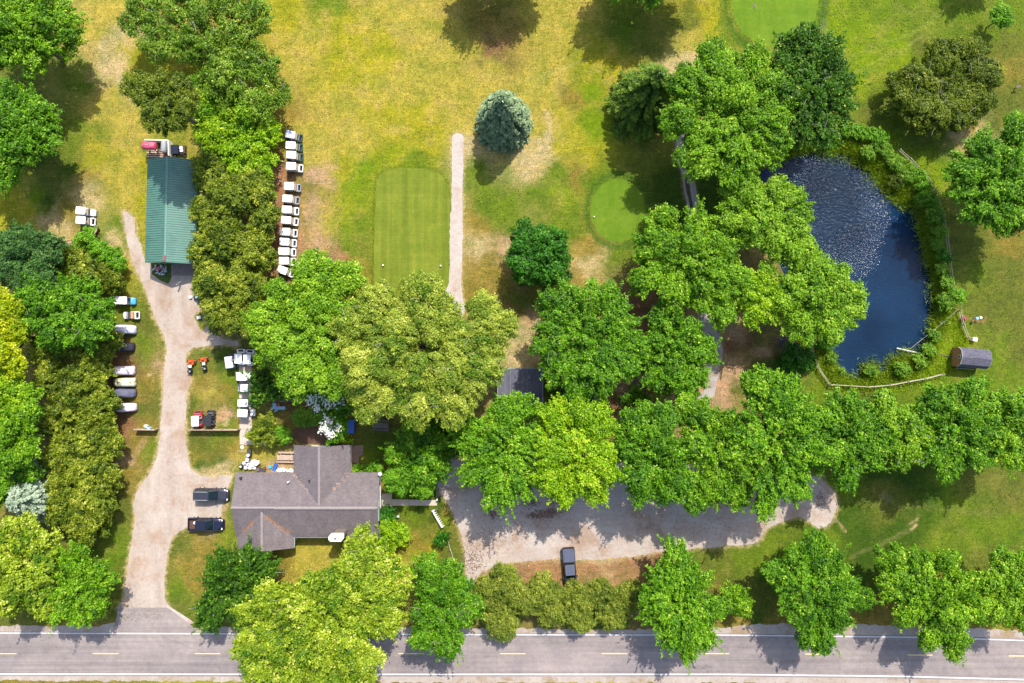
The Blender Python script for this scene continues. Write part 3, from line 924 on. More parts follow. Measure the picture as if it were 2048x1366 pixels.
# ------------------------------------------------------------------ grass tufts, coloured like the turf they grow in
def tufts(n=170000):
    rng = np.random.default_rng(99)
    X = rng.uniform(-77, 77, n)
    Y_ = rng.uniform(-51.5, 52, n)
    px, py = X / S + 1024, 683 - Y_ / S
    keep = (py < 1246) | (py > 1366)
    dens = fbm(px / 22, py / 22, 71, 3)
    keep &= rng.random(n) < np.clip((dens - .3) * 2.6, .12, 1)
    for poly, mrg in ((DRIVE, -2), (LOT, -3), (PATH1, -1), (PATH2, -1), (TEE, 1), (GREEN1, 2), (GREEN2, 2), (POND, -14)):
        keep &= sdist(px, py, poly) < mrg
    for x0, x1, y0, y1 in ((474, 760, 890, 1100), (296, 396, 320, 530), (476, 506, 730, 890), (1003, 1085, 735, 810), (760, 876, 996, 1013), (334, 395, 1208, 1250), (700, 728, 888, 926), (586, 700, 852, 889)):
        keep &= ~((px > x0) & (px < x1) & (py > y0) & (py < y1))
    X, Y_ = X[keep], Y_[keep]
    n = len(X)
    gx, gy, col = GRID
    ix = np.clip(np.searchsorted(gx, X), 0, len(gx) - 1)
    iy = np.clip(np.searchsorted(gy, Y_), 0, len(gy) - 1)
    c = col[iy * len(gx) + ix] * np.exp(rng.normal(size=n) * .30)[:, None] * (1 + rng.normal(size=(n, 3)) * np.array([.08, .05, .06]))
    N = unit(np.array([0, 0, 1.]) + rng.normal(size=(n, 3)) * .35)
    T = rng.normal(size=(n, 3))
    T = unit(T - N * (T * N).sum(1)[:, None])
    L = rng.uniform(.10, .30, n)
    m, nt, bs = nodes('grass_tuft_blades')
    at = nt.nodes.new('ShaderNodeAttribute')
    at.attribute_name = 'Col'
    nt.links.new(at.outputs['Color'], bs.inputs['Base Color'])
    bs.inputs['Roughness'].default_value = .8
    bs.inputs['Specular IOR Level'].default_value = .15
    o = leaf_mesh('grass_tufts', np.stack([X, Y_, np.full(n, .03)], 1), N, T, L, L * .55, np.zeros(n), m, None)
    a = o.data.attributes.new('Col', 'FLOAT_COLOR', 'FACE')
    rgba = np.ones((n, 4), np.float32)
    rgba[:, :3] = np.clip(c, .01, .6)
    a.data.foreach_set('color', rgba.ravel())
    tag(o, 'coarse grass tufts and weeds scattered over the lawns', kind='stuff')


# ------------------------------------------------------------------ foliage
def leaf_mesh(name, P, N, T, L, Wd, tint, mat, parent):
    """one mesh of small pointed leaf clusters (kites)"""
    n = len(P)
    B_ = np.cross(N, T)
    B_ /= np.linalg.norm(B_, axis=1)[:, None] + 1e-9
    l, w = L[:, None], Wd[:, None]
    v = np.empty((n, 4, 3), np.float32)
    v[:, 0] = P - T * l * 0.5
    v[:, 1] = P + B_ * w * 0.5 + N * w * 0.12
    v[:, 2] = P + T * l * 0.5
    v[:, 3] = P - B_ * w * 0.5 + N * w * 0.12
    me = bpy.data.meshes.new(name)
    me.vertices.add(n * 4)
    me.vertices.foreach_set('co', v.ravel())
    me.loops.add(n * 4)
    me.loops.foreach_set('vertex_index', np.arange(n * 4, dtype=np.int32))
    me.polygons.add(n)
    me.polygons.foreach_set('loop_start', np.arange(0, n * 4, 4, dtype=np.int32))
    at = me.attributes.new('tint', 'FLOAT', 'FACE')
    at.data.foreach_set('value', np.clip(tint, 0, 1).astype(np.float32))
    me.update(calc_edges=True)
    me.materials.append(mat)
    o = bpy.data.objects.new(name, me)
    COL.objects.link(o)
    o.parent = parent
    return o


def unit(v):
    return v / (np.linalg.norm(v, axis=1)[:, None] + 1e-9)


tufts()
LF = 0.84
def LC(r, g, b): return C(r, g, b * .75, 1.45)


K_ = lambda name, d, l, t, L, cs, el, den, ti, lump=1.0, tr=.3: dict(m=leafmat(name, LC(*d), LC(*l), LC(*t), tr), L=L, cs=cs, el=el, den=den, ti=ti, lump=lump)
KIND = {
    'maple':  K_('bright_maple_leaves', (40, 96, 8), (148, 198, 36), (208, 224, 110), .36, .62, 1.7, 1.0, .6, 1.0),
    'lime':   K_('lime_green_leaves', (66, 126, 4), (176, 214, 34), (220, 232, 90), .36, .62, 1.6, 1.0, .6, 1.0),
    'green':  K_('mid_green_leaves', (30, 84, 6), (126, 182, 32), (188, 216, 100), .36, .62, 1.8, 1.0, .6, 1.0),
    'feather': K_('feathery_green_leaves', (36, 96, 8), (142, 196, 38), (200, 220, 100), .38, .5, 2.9, 1.05, .6, 1.05),
    'linden': K_('linden_leaves', (56, 112, 8), (162, 206, 54), (216, 230, 120), .37, .8, 1.2, 1.0, .5, .95),
    'willow': K_('pale_yellow_green_leaves', (70, 116, 16), (196, 206, 96), (232, 232, 160), .30, .7, 1.5, 1.15, .8, 1.15),
    'yellow': K_('yellow_green_leaves', (56, 108, 12), (184, 204, 62), (230, 232, 156), .40, .7, 1.5, 1.0, .7, 1.1),
    'gold':   K_('golden_leaves', (110, 146, 2), (214, 220, 24), (240, 236, 90), .38, .75, 1.3, 1.0, .6, 1.0),
    'cedar':  K_('olive_cedar_foliage', (50, 82, 14), (162, 178, 58), (212, 210, 112), .30, .45, 1.6, 1.15, .8, .8),
    'juniper': K_('brown_green_foliage', (72, 96, 30), (164, 178, 76), (200, 196, 118), .26, .5, 1.5, 1.15, .7, .7),
    'cotton': K_('cottonwood_leaves', (48, 90, 12), (150, 186, 60), (214, 224, 150), .34, .6, 1.5, .75, .6, .8),
    'dark':   K_('dark_green_leaves', (18, 72, 10), (82, 150, 34), (146, 198, 84), .38, .55, 1.4, 1.0, .5, .7),
    'deep':   K_('glossy_deep_green_leaves', (18, 58, 6), (92, 142, 26), (186, 208, 100), .38, .5, 2.4, .9, .6, .9),
    'pine':   K_('blue_green_pine_foliage', (44, 84, 46), (96, 140, 80), (128, 164, 110), .34, .5, 1.5, 1.0, .6, .7),
    'olive':  K_('dark_olive_foliage', (44, 72, 8), (134, 152, 44), (184, 186, 84), .30, .6, 1.4, 1.1, .6, .85),
    'shrub':  K_('shrub_leaves', (66, 126, 20), (140, 194, 50), (186, 212, 96), .28, .42, 1.3, 1.1, .5, .6),
    'weed':   K_('pond_bank_leaves', (70, 118, 30), (142, 186, 62), (184, 206, 100), .26, .4, 1.3, 1.0, .6, .5),
    'ash':    K_('grey_green_leaves', (96, 118, 100), (156, 176, 160), (178, 194, 184), .24, .45, 1.3, 1.2, .5, .5),
    'twig':   K_('grey_twigs', (96, 90, 110), (152, 144, 170), (164, 156, 180), .30, .45, 1.3, .8, .5, .5, 0.0),
    'blue':   dict(m=leafmat('blue_spruce_needles', LC(84, 110, 98), LC(158, 180, 172), LC(194, 206, 200), 0.1)),
    'norway': dict(m=leafmat('dark_spruce_needles', LC(36, 74, 14), LC(126, 156, 48), LC(140, 170, 80), 0.1)),
    'silver': dict(m=leafmat('silver_spruce_needles', LC(120, 144, 150), LC(196, 212, 240), LC(216, 224, 250), 0.1)),
}
for q_, sp_, sl_ in (('maple', .75, 1.25), ('lime', .65, 1.15), ('green', .75, 1.3), ('feather', .95, 1.5), ('linden', .4, .9), ('yellow', .65, 1.3), ('deep', .9, 1.6), ('cotton', .35, 1.1), ('dark', .25, .7), ('willow', .4, 1.0), ('pine', .5, .8), ('cedar', .45, .7), ('juniper', .5, .7), ('gold', .3, .9), ('shrub', .4, .5), ('weed', .5, .5), ('olive', .3, .7)):
    KIND[q_]['spike'] = sp_
    KIND[q_]['sl'] = sl_
KIND['cotton'].update(core=.25, corer=.5, den=.6)
for q_ in ('maple', 'green', 'feather', 'yellow', 'deep'): KIND[q_]['core'] = .5


def crown(lobes, k, seed, low=0.35):
    """lobes: list of (x, y, z, r, rz) in metres -> leaf arrays. Each lobe grows a core and many bough clusters"""
    rng = np.random.default_rng(seed)
    Lb = np.array(lobes)
    cen = Lb[:, :3].mean(0)
    cen[2] = (Lb[:, 2] - Lb[:, 4] * 0.8).min()
    cs, el, Lf = k['cs'], k['el'], k['L'] * LF
    lump = k.get('lump', 1.0)
    sub, own = [], []
    for i, (x, y, z, r, rz) in enumerate(lobes):
        r = max(r - 0.25 * cs, r * .7)
        if r < 1.0:
            sub.append((x, y, z, r, rz)); own.append(i)
            continue
        kc = k.get('corer', .66)
        sub.append((x, y, z, r * kc, rz * kc)); own.append(i)
        br = min(r * .40, 1.25 * lump)
        n = int(2 * math.pi * r * r / (math.pi * br * br) * 0.62) + 3
        j = np.arange(n) + .5
        ph = np.arccos(1 - 1.25 * j / n)
        th = j * 2.39996 + rng.random() * 6.28
        d = np.stack([np.sin(ph) * np.cos(th), np.sin(ph) * np.sin(th), np.cos(ph)], 1) + rng.normal(size=(n, 3)) * .13
        d = unit(d)
        rad = rng.uniform(.58, .90, n)
        rr = br * rng.uniform(.45, 1.3, n)
        for q in range(n):
            sub.append((x + d[q, 0] * r * rad[q], y + d[q, 1] * r * rad[q], z + d[q, 2] * rz * rad[q], rr[q], rr[q] * .8)); own.append(i)
    A = np.array(sub)
    n_ = len(A)
    area = 2 * math.pi * A[:, 3] * (A[:, 3] + A[:, 4]) / 2 * 1.4
    nc = (area / (cs * cs * el) * 1.25).astype(int) + 2
    idx = np.repeat(np.arange(n_), nc)
    m = len(idx)
    d = unit(rng.normal(size=(m, 3)))
    d[:, 2] = np.where(d[:, 2] < -low, -d[:, 2], d[:, 2])
    rad = 1.0 - 0.30 * rng.random(m) ** 1.5 + 0.08 * rng.normal(size=m)
    c = A[idx, :3] + d * np.stack([A[idx, 3], A[idx, 3], A[idx, 4]], 1) * rad[:, None]
    keep = np.ones(m, bool)
    for j in range(n_):
        x2, y2, z2, r2, rz2 = A[j]
        near = (np.abs(c[:, 0] - x2) < r2) & (np.abs(c[:, 1] - y2) < r2)
        q = ((c[:, 0] - x2) / r2) ** 2 + ((c[:, 1] - y2) / r2) ** 2 + ((c[:, 2] - z2) / rz2) ** 2
        keep &= ~(near & (q < 0.5) & (idx != j))
    c, d, idx = c[keep], d[keep], idx[keep]
    m = len(c)
    bt = rng.random(n_)[idx]
    out = c - cen
    out[:, 2] *= 0.5
    a = unit(out + rng.normal(size=(m, 3)) * 0.16 * np.linalg.norm(out, axis=1)[:, None])
    nl = max(5, int(cs * cs * el / (Lf * Lf * 0.5) * 3.0 * k['den']))
    sz = rng.uniform(0.7, 1.25, m)
    c_, a_, d_ = np.repeat(c, nl, 0), np.repeat(a, nl, 0), np.repeat(d, nl, 0)
    s_ = np.repeat(sz, nl)[:, None]
    t_ = np.repeat(rng.random(m) * .45 + bt * .55, nl)
    M_ = len(c_)
    g = rng.normal(size=(M_, 3)) * cs * 0.33 * s_
    g[:, 2] *= 0.7
    al = rng.uniform(-1, 1, M_)[:, None] * cs * el * 0.60 * s_
    g *= (1.05 - 0.5 * np.abs(al) / (cs * el * 0.75))
    p = c_ + g + a_ * al
    p[:, 2] -= 0.12 * np.abs(al[:, 0])
    nrm = unit(np.array([0, 0, 0.7]) + d_ * 0.5 + g / (cs * 0.33) * 0.28 + rng.normal(size=(M_, 3)) * 0.45)
    t = a_ * 0.8 + rng.normal(size=(M_, 3)) * 0.8
    t -= nrm * (t * nrm).sum(1)[:, None]
    t = unit(t)
    tt = 0.5 + (t_ - 0.5) * k['ti'] * 1.3 + rng.normal(size=M_) * 0.18
    Ps, Ns, Ts, ti, ls = [p], [nrm], [t], [tt], [Lf * rng.uniform(0.6, 1.3, M_)]
    sp = k.get('spike', 0)
    if sp and m > 20:
        tot = int(sp * sum(math.pi * l[3] ** 2 for l in lobes) * .55)
        ii = rng.integers(0, m, tot)
        ii = ii[(d[ii, 2] > -.15)]
        o = c[ii]
        hz = o - cen
        hz[:, 2] = 0
        hz = unit(hz)
        rmax_ = np.hypot(Lb[:, 0] - cen[0], Lb[:, 1] - cen[1]).max() + Lb[:, 3].max()
        e = np.clip(np.hypot(o[:, 0] - cen[0], o[:, 1] - cen[1]) / rmax_, 0, 1)[:, None]
        v = unit(hz * (.35 + .9 * e) + np.array([0, 0, .75]) * (1.25 - .9 * e) + rng.normal(size=hz.shape) * .22)
        ln = rng.uniform(.7, 1.75, len(ii)) * k.get('sl', 1.0)
        ns = int(30 * (0.38 / Lf) ** 2)
        o_, v_, l_ = np.repeat(o, ns, 0), np.repeat(v, ns, 0), np.repeat(ln, ns)[:, None]
        q = len(o_)
        u = rng.random(q)[:, None]
        w_ = (.34 - .24 * u) * np.repeat(rng.uniform(.7, 1.2, len(ii)), ns)[:, None]
        pp = o_ + v_ * u * l_ + rng.normal(size=(q, 3)) * w_ * .75
        nn = unit(np.array([0, 0, .8]) + rng.normal(size=(q, 3)) * .5 + hz.repeat(ns, 0) * .2)
        t = v_ * .8 + rng.normal(size=(q, 3)) * .6
        t -= nn * (t * nn).sum(1)[:, None]
        Ps.append(pp); Ns.append(nn); Ts.append(unit(t)); ti.append(.42 + .3 * u[:, 0] + rng.normal(size=q) * .17); ls.append(Lf * rng.uniform(.55, 1.15, q))
    for (x, y, z, r, rz) in lobes:
        ni = int(2 * math.pi * r * (r + rz) / 2 * 1.5 * 0.5 / (Lf * Lf) * k['den'] * 0.55 * k.get('core', .75))
        di = unit(rng.normal(size=(ni, 3)))
        ri = rng.uniform(0.4, 0.7, ni)
        pi_ = np.stack([x + di[:, 0] * r * ri, y + di[:, 1] * r * ri, z + di[:, 2] * rz * ri], 1)
        nn = unit(di * 0.5 + np.array([0, 0, 0.6]) + rng.normal(size=(ni, 3)) * 0.5)
        t = rng.normal(size=(ni, 3))
        t -= nn * (t * nn).sum(1)[:, None]
        Ps.append(pi_); Ns.append(nn); Ts.append(unit(t)); ti.append(rng.uniform(0.0, 0.6, ni)); ls.append(Lf * rng.uniform(0.8, 1.5, ni))
    P, N, T = (np.concatenate(q) for q in (Ps, Ns, Ts))
    L, t = np.concatenate(ls), np.concatenate(ti)
    ok = P[:, 2] > 0.05
    return P[ok], N[ok], T[ok], L[ok], t[ok]


TREEN = [0]


def tree(name, kind, h, lobes, label, group=None, cat='tree', flat=0.8, twigs=0, bark='bark', zlow=None, name_crown='crown'):
    """lobes: (px, py, r_px[, dz]) outline blobs as seen in the photograph; h = top height"""
    TREEN[0] += 1
    seed = 1000 + TREEN[0] * 7
    rng = random.Random(seed)
    k = KIND[kind]
    L = []
    rmax = max(l[2] for l in lobes)
    for l in lobes:
        px, py, rp = l[:3]
        top = h - (l[3] if len(l) > 3 else (rmax - rp) * S * 0.55 + rng.uniform(0, 0.06) * h)
        r = rp * S * (H - top * 0.7) / H * 0.93
        rz = min(r * flat, top * 0.48)
        z = top - rz
        w = W(px, py, z)
        L.append((w.x, w.y, z, r, rz))
    bx = sum(l[0] * l[3] for l in L) / sum(l[3] for l in L)
    by = sum(l[1] * l[3] for l in L) / sum(l[3] for l in L)
    root = empty(name, (bx, by, 0), 0, label, cat, group)
    LL = [(a - bx, b - by, c, d, e) for a, b, c, d, e in L]
    P, N, T, Lf, ti = crown(LL, k, seed)
    leaf_mesh(name_crown, P, N, T, Lf, Lf * 0.62, ti, k['m'], root)
    tr = MB()
    zt = max(l[2] for l in LL)
    r0 = max(0.06, h * 0.022)
    zf = min(l[2] - l[4] * 0.5 for l in LL)
    zf = max(0.15, min(zf, zt * 0.5))
    tr.path([(0, 0, -0.1), (0.05 * h * rng.uniform(-.3, .3), 0.05 * h * rng.uniform(-.3, .3), zf)], r0 * 1.25, r0 * 0.85, 8)
    tr.build('trunk', K[bark], root)
    br = MB()
    for (x, y, z, r, rz) in LL:
        mid = Vector((x * 0.45, y * 0.45, zf + (z - zf) * 0.65))
        end = Vector((x, y, z + rz * 0.3))
        br.path([(0, 0, zf - 0.1), mid, end], r0 * 0.7, r0 * 0.25, 6)
        for j in range(5):
            a = rng.uniform(0, 6.28)
            e = Vector((x + math.cos(a) * r * 0.72, y + math.sin(a) * r * 0.72, z + rz * rng.uniform(0.0, 0.5)))
            br.path([mid.lerp(end, rng.uniform(.3, .9)), e], r0 * 0.28, r0 * 0.1, 5)
    tw = []
    for j in range(twigs if twigs > 7 else 0):
        (x, y, z, r, rz) = rng.choice(LL)
        a = rng.uniform(0, 6.28)
        q = rng.uniform(.1, .8)
        p0 = Vector((x + math.cos(a) * r * q, y + math.sin(a) * r * q, z + rz * math.sqrt(1 - q * q) * 0.98))
        b = a + rng.uniform(-.8, .8)
        ln = rng.uniform(.5, 1.3)
        p1 = p0 + Vector((math.cos(b) * ln, math.sin(b) * ln, 0.25 * ln))
        p2 = p1 + Vector((math.cos(b + .4) * ln * .5, math.sin(b + .4) * ln * .5, 0.05))
        tw.append([p0, p1, p2])
    br.build('limbs', K[bark], root)
    for q in tw:
        MB().path(q, 0.03, 0.012, 4).build('bare_twig', K['pbark'], root)
    return root


def conifer(name, kind, h, base, rpx, label, group=None, nb=420, droop=0.25, lp=0.5, z0=0.4, shape=0.75, leaf=.42, full=1.0, up=0.0):
    """whorled branches; base = pixel of the foot on the ground"""
    TREEN[0] += 1
    rng = np.random.default_rng(500 + TREEN[0])
    w = W(*base)
    root = empty(name, (w.x, w.y, 0), 0, label, 'tree', group)
    Rb = rpx * S
    zs = z0 + (h - z0) * rng.random(nb) ** 1.35
    ga = np.arange(nb) * 2.39996 + rng.normal(size=nb) * 0.25
    Ps, Ns, Ts, ti, ls = [], [], [], [], []
    tr = MB()
    tr.path([(0, 0, -0.1), (0, 0, h * 0.97)], max(.1, h * 0.018), 0.02, 7)
    for z, a in zip(zs, ga):
        f = 1 - (z - z0) / (h - z0)
        ln = Rb * (f ** shape) * rng.uniform(0.86, 1.08) + 0.15
        bt = rng.random()
        n = max(6, int(ln * ln ** 0.5 * 12 * full))
        s = rng.random(n) ** 0.6
        dirv = np.array([math.cos(a), math.sin(a), 0])
        side = np.array([-math.sin(a), math.cos(a), 0])
        wd = (0.10 + 0.32 * (s * (1.15 - s)) * ln * lp)
        lat = rng.uniform(-1, 1, n)
        p = np.outer(s * ln, dirv) + np.outer(lat * wd, side)
        p[:, 2] = z - droop * ln * s ** 1.5 + up * ln * s - 0.10 * np.abs(lat) * wd + rng.normal(size=n) * 0.05
        t = dirv * 0.75 + side * lat[:, None] * 0.9 + rng.normal(size=(n, 3)) * 0.2
        t[:, 2] -= 0.15
        t = unit(t)
        nn = unit(np.array([0, 0, 1.0]) + rng.normal(size=(n, 3)) * 0.45 + dirv * 0.35)
        t = unit(t - nn * (t * nn).sum(1)[:, None])
        Ps.append(p); Ns.append(nn); Ts.append(t)
        ti.append(0.18 + 0.5 * s ** 2 + (bt - .5) * 0.4 + rng.normal(size=n) * 0.1)
        ls.append(leaf * rng.uniform(.7, 1.25, n))
    P, N, T = (np.concatenate(q) for q in (Ps, Ns, Ts))
    L, t = np.concatenate(ls), np.concatenate(ti)
    ok = P[:, 2] > 0.05
    leaf_mesh('needles', P[ok], N[ok], T[ok], L[ok], L[ok] * 0.42, t[ok], KIND[kind]['m'], root)
    tr.build('trunk', K['bark'], root)
    return root


GN = 'trees of the tall row above the parking lot'
GW = 'cedars of the hedge along the left of the driveway'
GB = 'cedars of the hedge beside the green barn'
GR = 'trees along the road verge'
GP = 'bushes on the pond bank'
GS = 'low clipped conifers between the parking lot and the road'
# top left
tree('maple_tree', 'maple', 13, [(35, 55, 95), (110, 60, 72), (60, 105, 54), (0, 105, 44)], 'broad bright green maple in the upper left corner', twigs=3)
tree('maple_tree', 'green', 11.5, [(20, 225, 66), (66, 238, 50), (55, 285, 58), (0, 290, 66), (95, 265, 26), (10, 340, 45)], 'green maple at the left edge below the corner maple', twigs=3)
tree('cottonwood_tree', 'cotton', 9, [(300, 20, 52), (400, 10, 75), (490, 40, 66), (325, 85, 40), (410, 95, 60), (490, 110, 55), (450, 160, 60), (535, 150, 40), (560, 194, 24), (515, 210, 36), (270, 50, 30)],
     'tall airy cottonwood with gaps in its crown at the top, left of the dry fairway', twigs=26, bark='pbark', flat=0.6)
tree('oak_tree', 'olive', 16, [(285, 178, 38), (330, 190, 46), (355, 235, 42), (320, 232, 34), (375, 195, 34)], 'dull olive green tree above the barn, left of the lime green tree', twigs=4)
tree('locust_tree', 'lime', 6.6, [(440, 215, 52), (500, 240, 60), (440, 270, 50), (500, 300, 55), (522, 335, 34), (480, 335, 32), (538, 270, 28)], 'rounded lime green tree right above the cedar hedge and beside the top golf carts', twigs=4)
tree('small_tree', 'green', 6, [(415, 215, 24), (400, 180, 26)], 'small mid green tree squeezed between the olive tree and the lime green tree')
# cedars beside barn
for i, (x, y, r, h) in enumerate([(425, 352, 38, 6.5), (520, 378, 38, 7), (470, 400, 50, 8), (418, 425, 34, 7), (530, 440, 32, 7), (460, 478, 52, 8.2), (412, 500, 32, 6.8), (520, 505, 40, 7.6),
                                 (430, 558, 44, 7.6), (492, 570, 48, 8), (452, 622, 40, 7.2), (500, 640, 42, 7.4)]):
    nm = ['topmost cedar beside the barn roof', 'cedar beside the fourth and fifth carts of the long cart row', 'large cedar in the upper middle of the hedge by the barn', 'narrow cedar overhanging the middle of the barn roof',
          'slim cedar directly left of the middle carts of the long row', 'largest cedar in the middle of the hedge by the barn', 'low cedar overhanging the lower half of the barn roof',
          'cedar directly left of the lowest carts of the long row', 'cedar right of the barn doorway', 'cedar touching the left side of the linden', 'lower left cedar above the gravel turnaround', 'lowest cedar of the hedge by the barn'][i]
    tree('cedar_tree', 'cedar', h, [(x, y, r), (x + (8 if i % 2 else -8), y + 14, r * .75), (x - (9 if i % 2 else -10), y - 12, r * .7)], 'olive green ' + nm, GB, flat=1.0)
# linden and willow
tree('linden_tree', 'linden', 13.5, [(640, 565, 62), (690, 560, 42), (575, 610, 55), (640, 630, 70), (560, 680, 65), (630, 700, 72), (700, 640, 45), (680, 700, 50), (600, 745, 50), (665, 755, 52), (528, 640, 36), (625, 530, 28)],
     'huge round fine leaved green linden left of the pale willow', flat=0.75, twigs=4)
tree('willow_tree', 'willow', 15, [(760, 620, 55), (850, 600, 50), (845, 572, 24), (700, 660, 45), (780, 680, 62), (880, 660, 66), (945, 680, 50), (740, 740, 62), (830, 750, 75), (920, 740, 68), (965, 740, 46),
                                    (760, 790, 52), (840, 810, 45), (905, 810, 52), (800, 660, 50), (1000, 650, 34), (965, 618, 34), (985, 700, 32)], 'huge pale yellow green willow in the middle, above the dark flat roof', flat=0.6, twigs=44)
tree('broadleaf_tree', 'green', 12.5, [(1115, 625, 46), (1180, 600, 40), (1230, 625, 36), (1100, 680, 44), (1165, 670, 60), (1235, 680, 52), (1120, 735, 44), (1190, 735, 55), (1245, 735, 36), (1150, 775, 26), (1215, 595, 28), (1130, 585, 20)],
     'dense mid green tree between the dark flat roof and the smaller tree', flat=0.7, twigs=12)
tree('broadleaf_tree', 'green', 10.5, [(1335, 645, 38), (1330, 620, 20), (1370, 690, 46), (1318, 700, 44), (1400, 700, 30), (1350, 745, 48), (1310, 750, 30), (1390, 750, 26), (1370, 780, 26)], 'mid green tree left of the bare ground by the grey path', twigs=5)
tree('round_maple_tree', 'dark', 8.5, [(1075, 512, 68), (1056, 488, 46), (1098, 536, 50), (1056, 536, 42), (1098, 488, 42)], 'dark green ball shaped tree standing alone right of the white path', flat=0.95)
conifer('blue_spruce', 'blue', 12, (1007, 250), 56, 'blue spruce standing alone in the dry lawn', nb=620, droop=0.25, shape=0.62, lp=.55, leaf=.42, full=1.5, up=.1)
conifer('norway_spruce', 'norway', 14, (1281, 214), 84, 'dark spruce with drooping feathery boughs left of the big maple', nb=250, droop=0.35, shape=0.72, lp=.42, leaf=.46, full=2.0)
tree('maple_tree', 'maple', 13.5, [(1430, 130, 45), (1500, 125, 36), (1380, 170, 44), (1450, 190, 68), (1530, 190, 55), (1370, 240, 52), (1440, 265, 66), (1520, 255, 62), (1400, 310, 48), (1475, 320, 56), (1540, 300, 42), (1470, 355, 30)],
     'large bright green maple between the dark spruce and the pond', flat=0.7, twigs=5)
tree('ash_tree', 'deep', 13, [(1568, 95, 24), (1605, 85, 34), (1650, 110, 38), (1600, 140, 52), (1665, 165, 42), (1630, 200, 60), (1600, 250, 44), (1670, 225, 34), (1640, 265, 34), (1575, 190, 40)],
     'dark green tree with ragged upswept branches at the top of the pond', flat=0.7, twigs=8)
tree('maple_tree', 'linden', 11.5, [(1480, 400, 48), (1540, 395, 42), (1580, 400, 28), (1455, 445, 40), (1520, 450, 56), (1582, 450, 42), (1600, 490, 28), (1560, 490, 44)], 'yellowish green tree leaning over the upper left of the pond', twigs=5)
tree('maple_tree', 'maple', 12, [(1320, 450, 36), (1335, 430, 18), (1390, 445, 26), (1300, 500, 46), (1365, 500, 56), (1430, 510, 48), (1290, 555, 36), (1350, 570, 52), (1420, 580, 56), (1460, 560, 40), (1440, 625, 36)],
     'bright green tree below the small putting green', twigs=6)
tree('maple_tree', 'lime', 10.5, [(1515, 570, 42), (1490, 600, 34), (1540, 605, 36), (1510, 625, 28)], 'small bright lime tree between the two green trees left of the pond', twigs=3)
tree('maple_tree', 'linden', 12, [(1610, 540, 46), (1660, 560, 46), (1698, 588, 30), (1580, 590, 42), (1640, 610, 58), (1690, 620, 38), (1600, 650, 42), (1650, 660, 34)], 'yellowish green tree leaning over the left side of the pond', twigs=5)
tree('dark_bush', 'dark', 2.6, [(1590, 718, 34), (1570, 730, 22), (1612, 722, 20)], 'dark blue green bush below the pond tree, left of the rail fence', cat='shrub', flat=1)
tree('brown_bush', 'twig', 1.0, [(1567, 682, 15)], 'low brownish bush on the shaded ground left of the pond', cat='shrub')
tree('large_bush', 'olive', 5.5, [(1828, 168, 50), (1878, 128, 50), (1930, 118, 48), (1958, 158, 42), (1945, 202, 44), (1900, 220, 50), (1850, 224, 52), (1808, 206, 42), (1870, 245, 30), (1975, 150, 24), (1798, 165, 30), (1890, 172, 40, 1.2)],
     'big oval dark olive thicket with bare dead branches in its middle', cat='shrub', flat=0.8, twigs=30)
tree('young_tree', 'shrub', 4.2, [(2000, 31, 22), (2008, 40, 16), (1992, 42, 14)], 'little bright green tree alone in the top right corner')
tree('maple_tree', 'green', 10.5, [(2030, 270, 40), (1960, 310, 42), (2010, 330, 48), (1930, 350, 40), (1975, 380, 50), (2035, 390, 48), (1920, 385, 28), (2000, 430, 44), (1955, 420, 32), (2045, 440, 32)], 'mid green maple at the right edge, right of the pond fence', twigs=5)
# row above the lot
tree('row_maple_tree', 'feather', 12, [(1000, 840, 44), (1040, 820, 30), (955, 875, 42), (1020, 890, 56), (965, 930, 48), (1030, 950, 46), (1000, 985, 34), (1060, 870, 30)], 'feathery light green tree at the left end of the row above the parking lot', GN, twigs=5)
tree('row_maple_tree', 'lime', 12.5, [(1110, 840, 40), (1165, 830, 44), (1205, 850, 32), (1105, 900, 46), (1175, 895, 54), (1100, 955, 42), (1165, 950, 50), (1205, 935, 34), (1130, 990, 24), (1190, 985, 22)],
     'brightest lime green tree of the row above the parking lot', GN, twigs=4)
tree('row_maple_tree', 'green', 12.5, [(1270, 850, 38), (1320, 840, 42), (1260, 900, 38), (1320, 905, 50), (1280, 955, 44), (1350, 960, 44), (1375, 900, 36), (1390, 1000, 26), (1320, 985, 28)], 'mid green tree right of the lime green tree in the row above the parking lot', GN, twigs=5)
tree('row_maple_tree', 'maple', 12.5, [(1400, 840, 44), (1450, 850, 40), (1400, 900, 42), (1460, 915, 50), (1425, 970, 44), (1470, 980, 34), (1370, 810, 26)], 'green tree in the middle of the row above the parking lot', GN, twigs=5)
tree('row_maple_tree', 'feather', 14, [(1510, 775, 34), (1570, 780, 32), (1530, 830, 50), (1590, 840, 44), (1500, 890, 44), (1570, 900, 56), (1620, 900, 36), (1540, 960, 44), (1590, 970, 36), (1530, 1005, 26)],
     'tall feathery tree over the right end of the gravel lot', GN, twigs=6)
tree('row_maple_tree', 'green', 12, [(1680, 810, 36), (1650, 850, 36), (1710, 850, 46), (1660, 905, 44), (1720, 905, 42), (1690, 950, 32), (1760, 870, 36)], 'mid green tree right of the tall feathery tree in the lower row', GN, twigs=4)
tree('row_maple_tree', 'linden', 11.5, [(1760, 810, 30), (1790, 850, 44), (1830, 870, 32), (1800, 905, 36), (1765, 800, 22)], 'yellowish green tree second from the right gap in the lower row', GN, twigs=8)
tree('row_maple_tree', 'green', 11.5, [(1870, 810, 44), (1940, 785, 34), (1910, 850, 50), (1960, 850, 44), (1870, 890, 40), (1930, 905, 42), (1890, 935, 24)], 'green tree below the grey pond shed', GN, twigs=5)
tree('row_maple_tree', 'maple', 11, [(2010, 820, 40), (2045, 860, 40), (1995, 880, 44), (2030, 910, 36), (2048, 800, 22)], 'light green tree at the right edge of the lower row', GN, twigs=3)
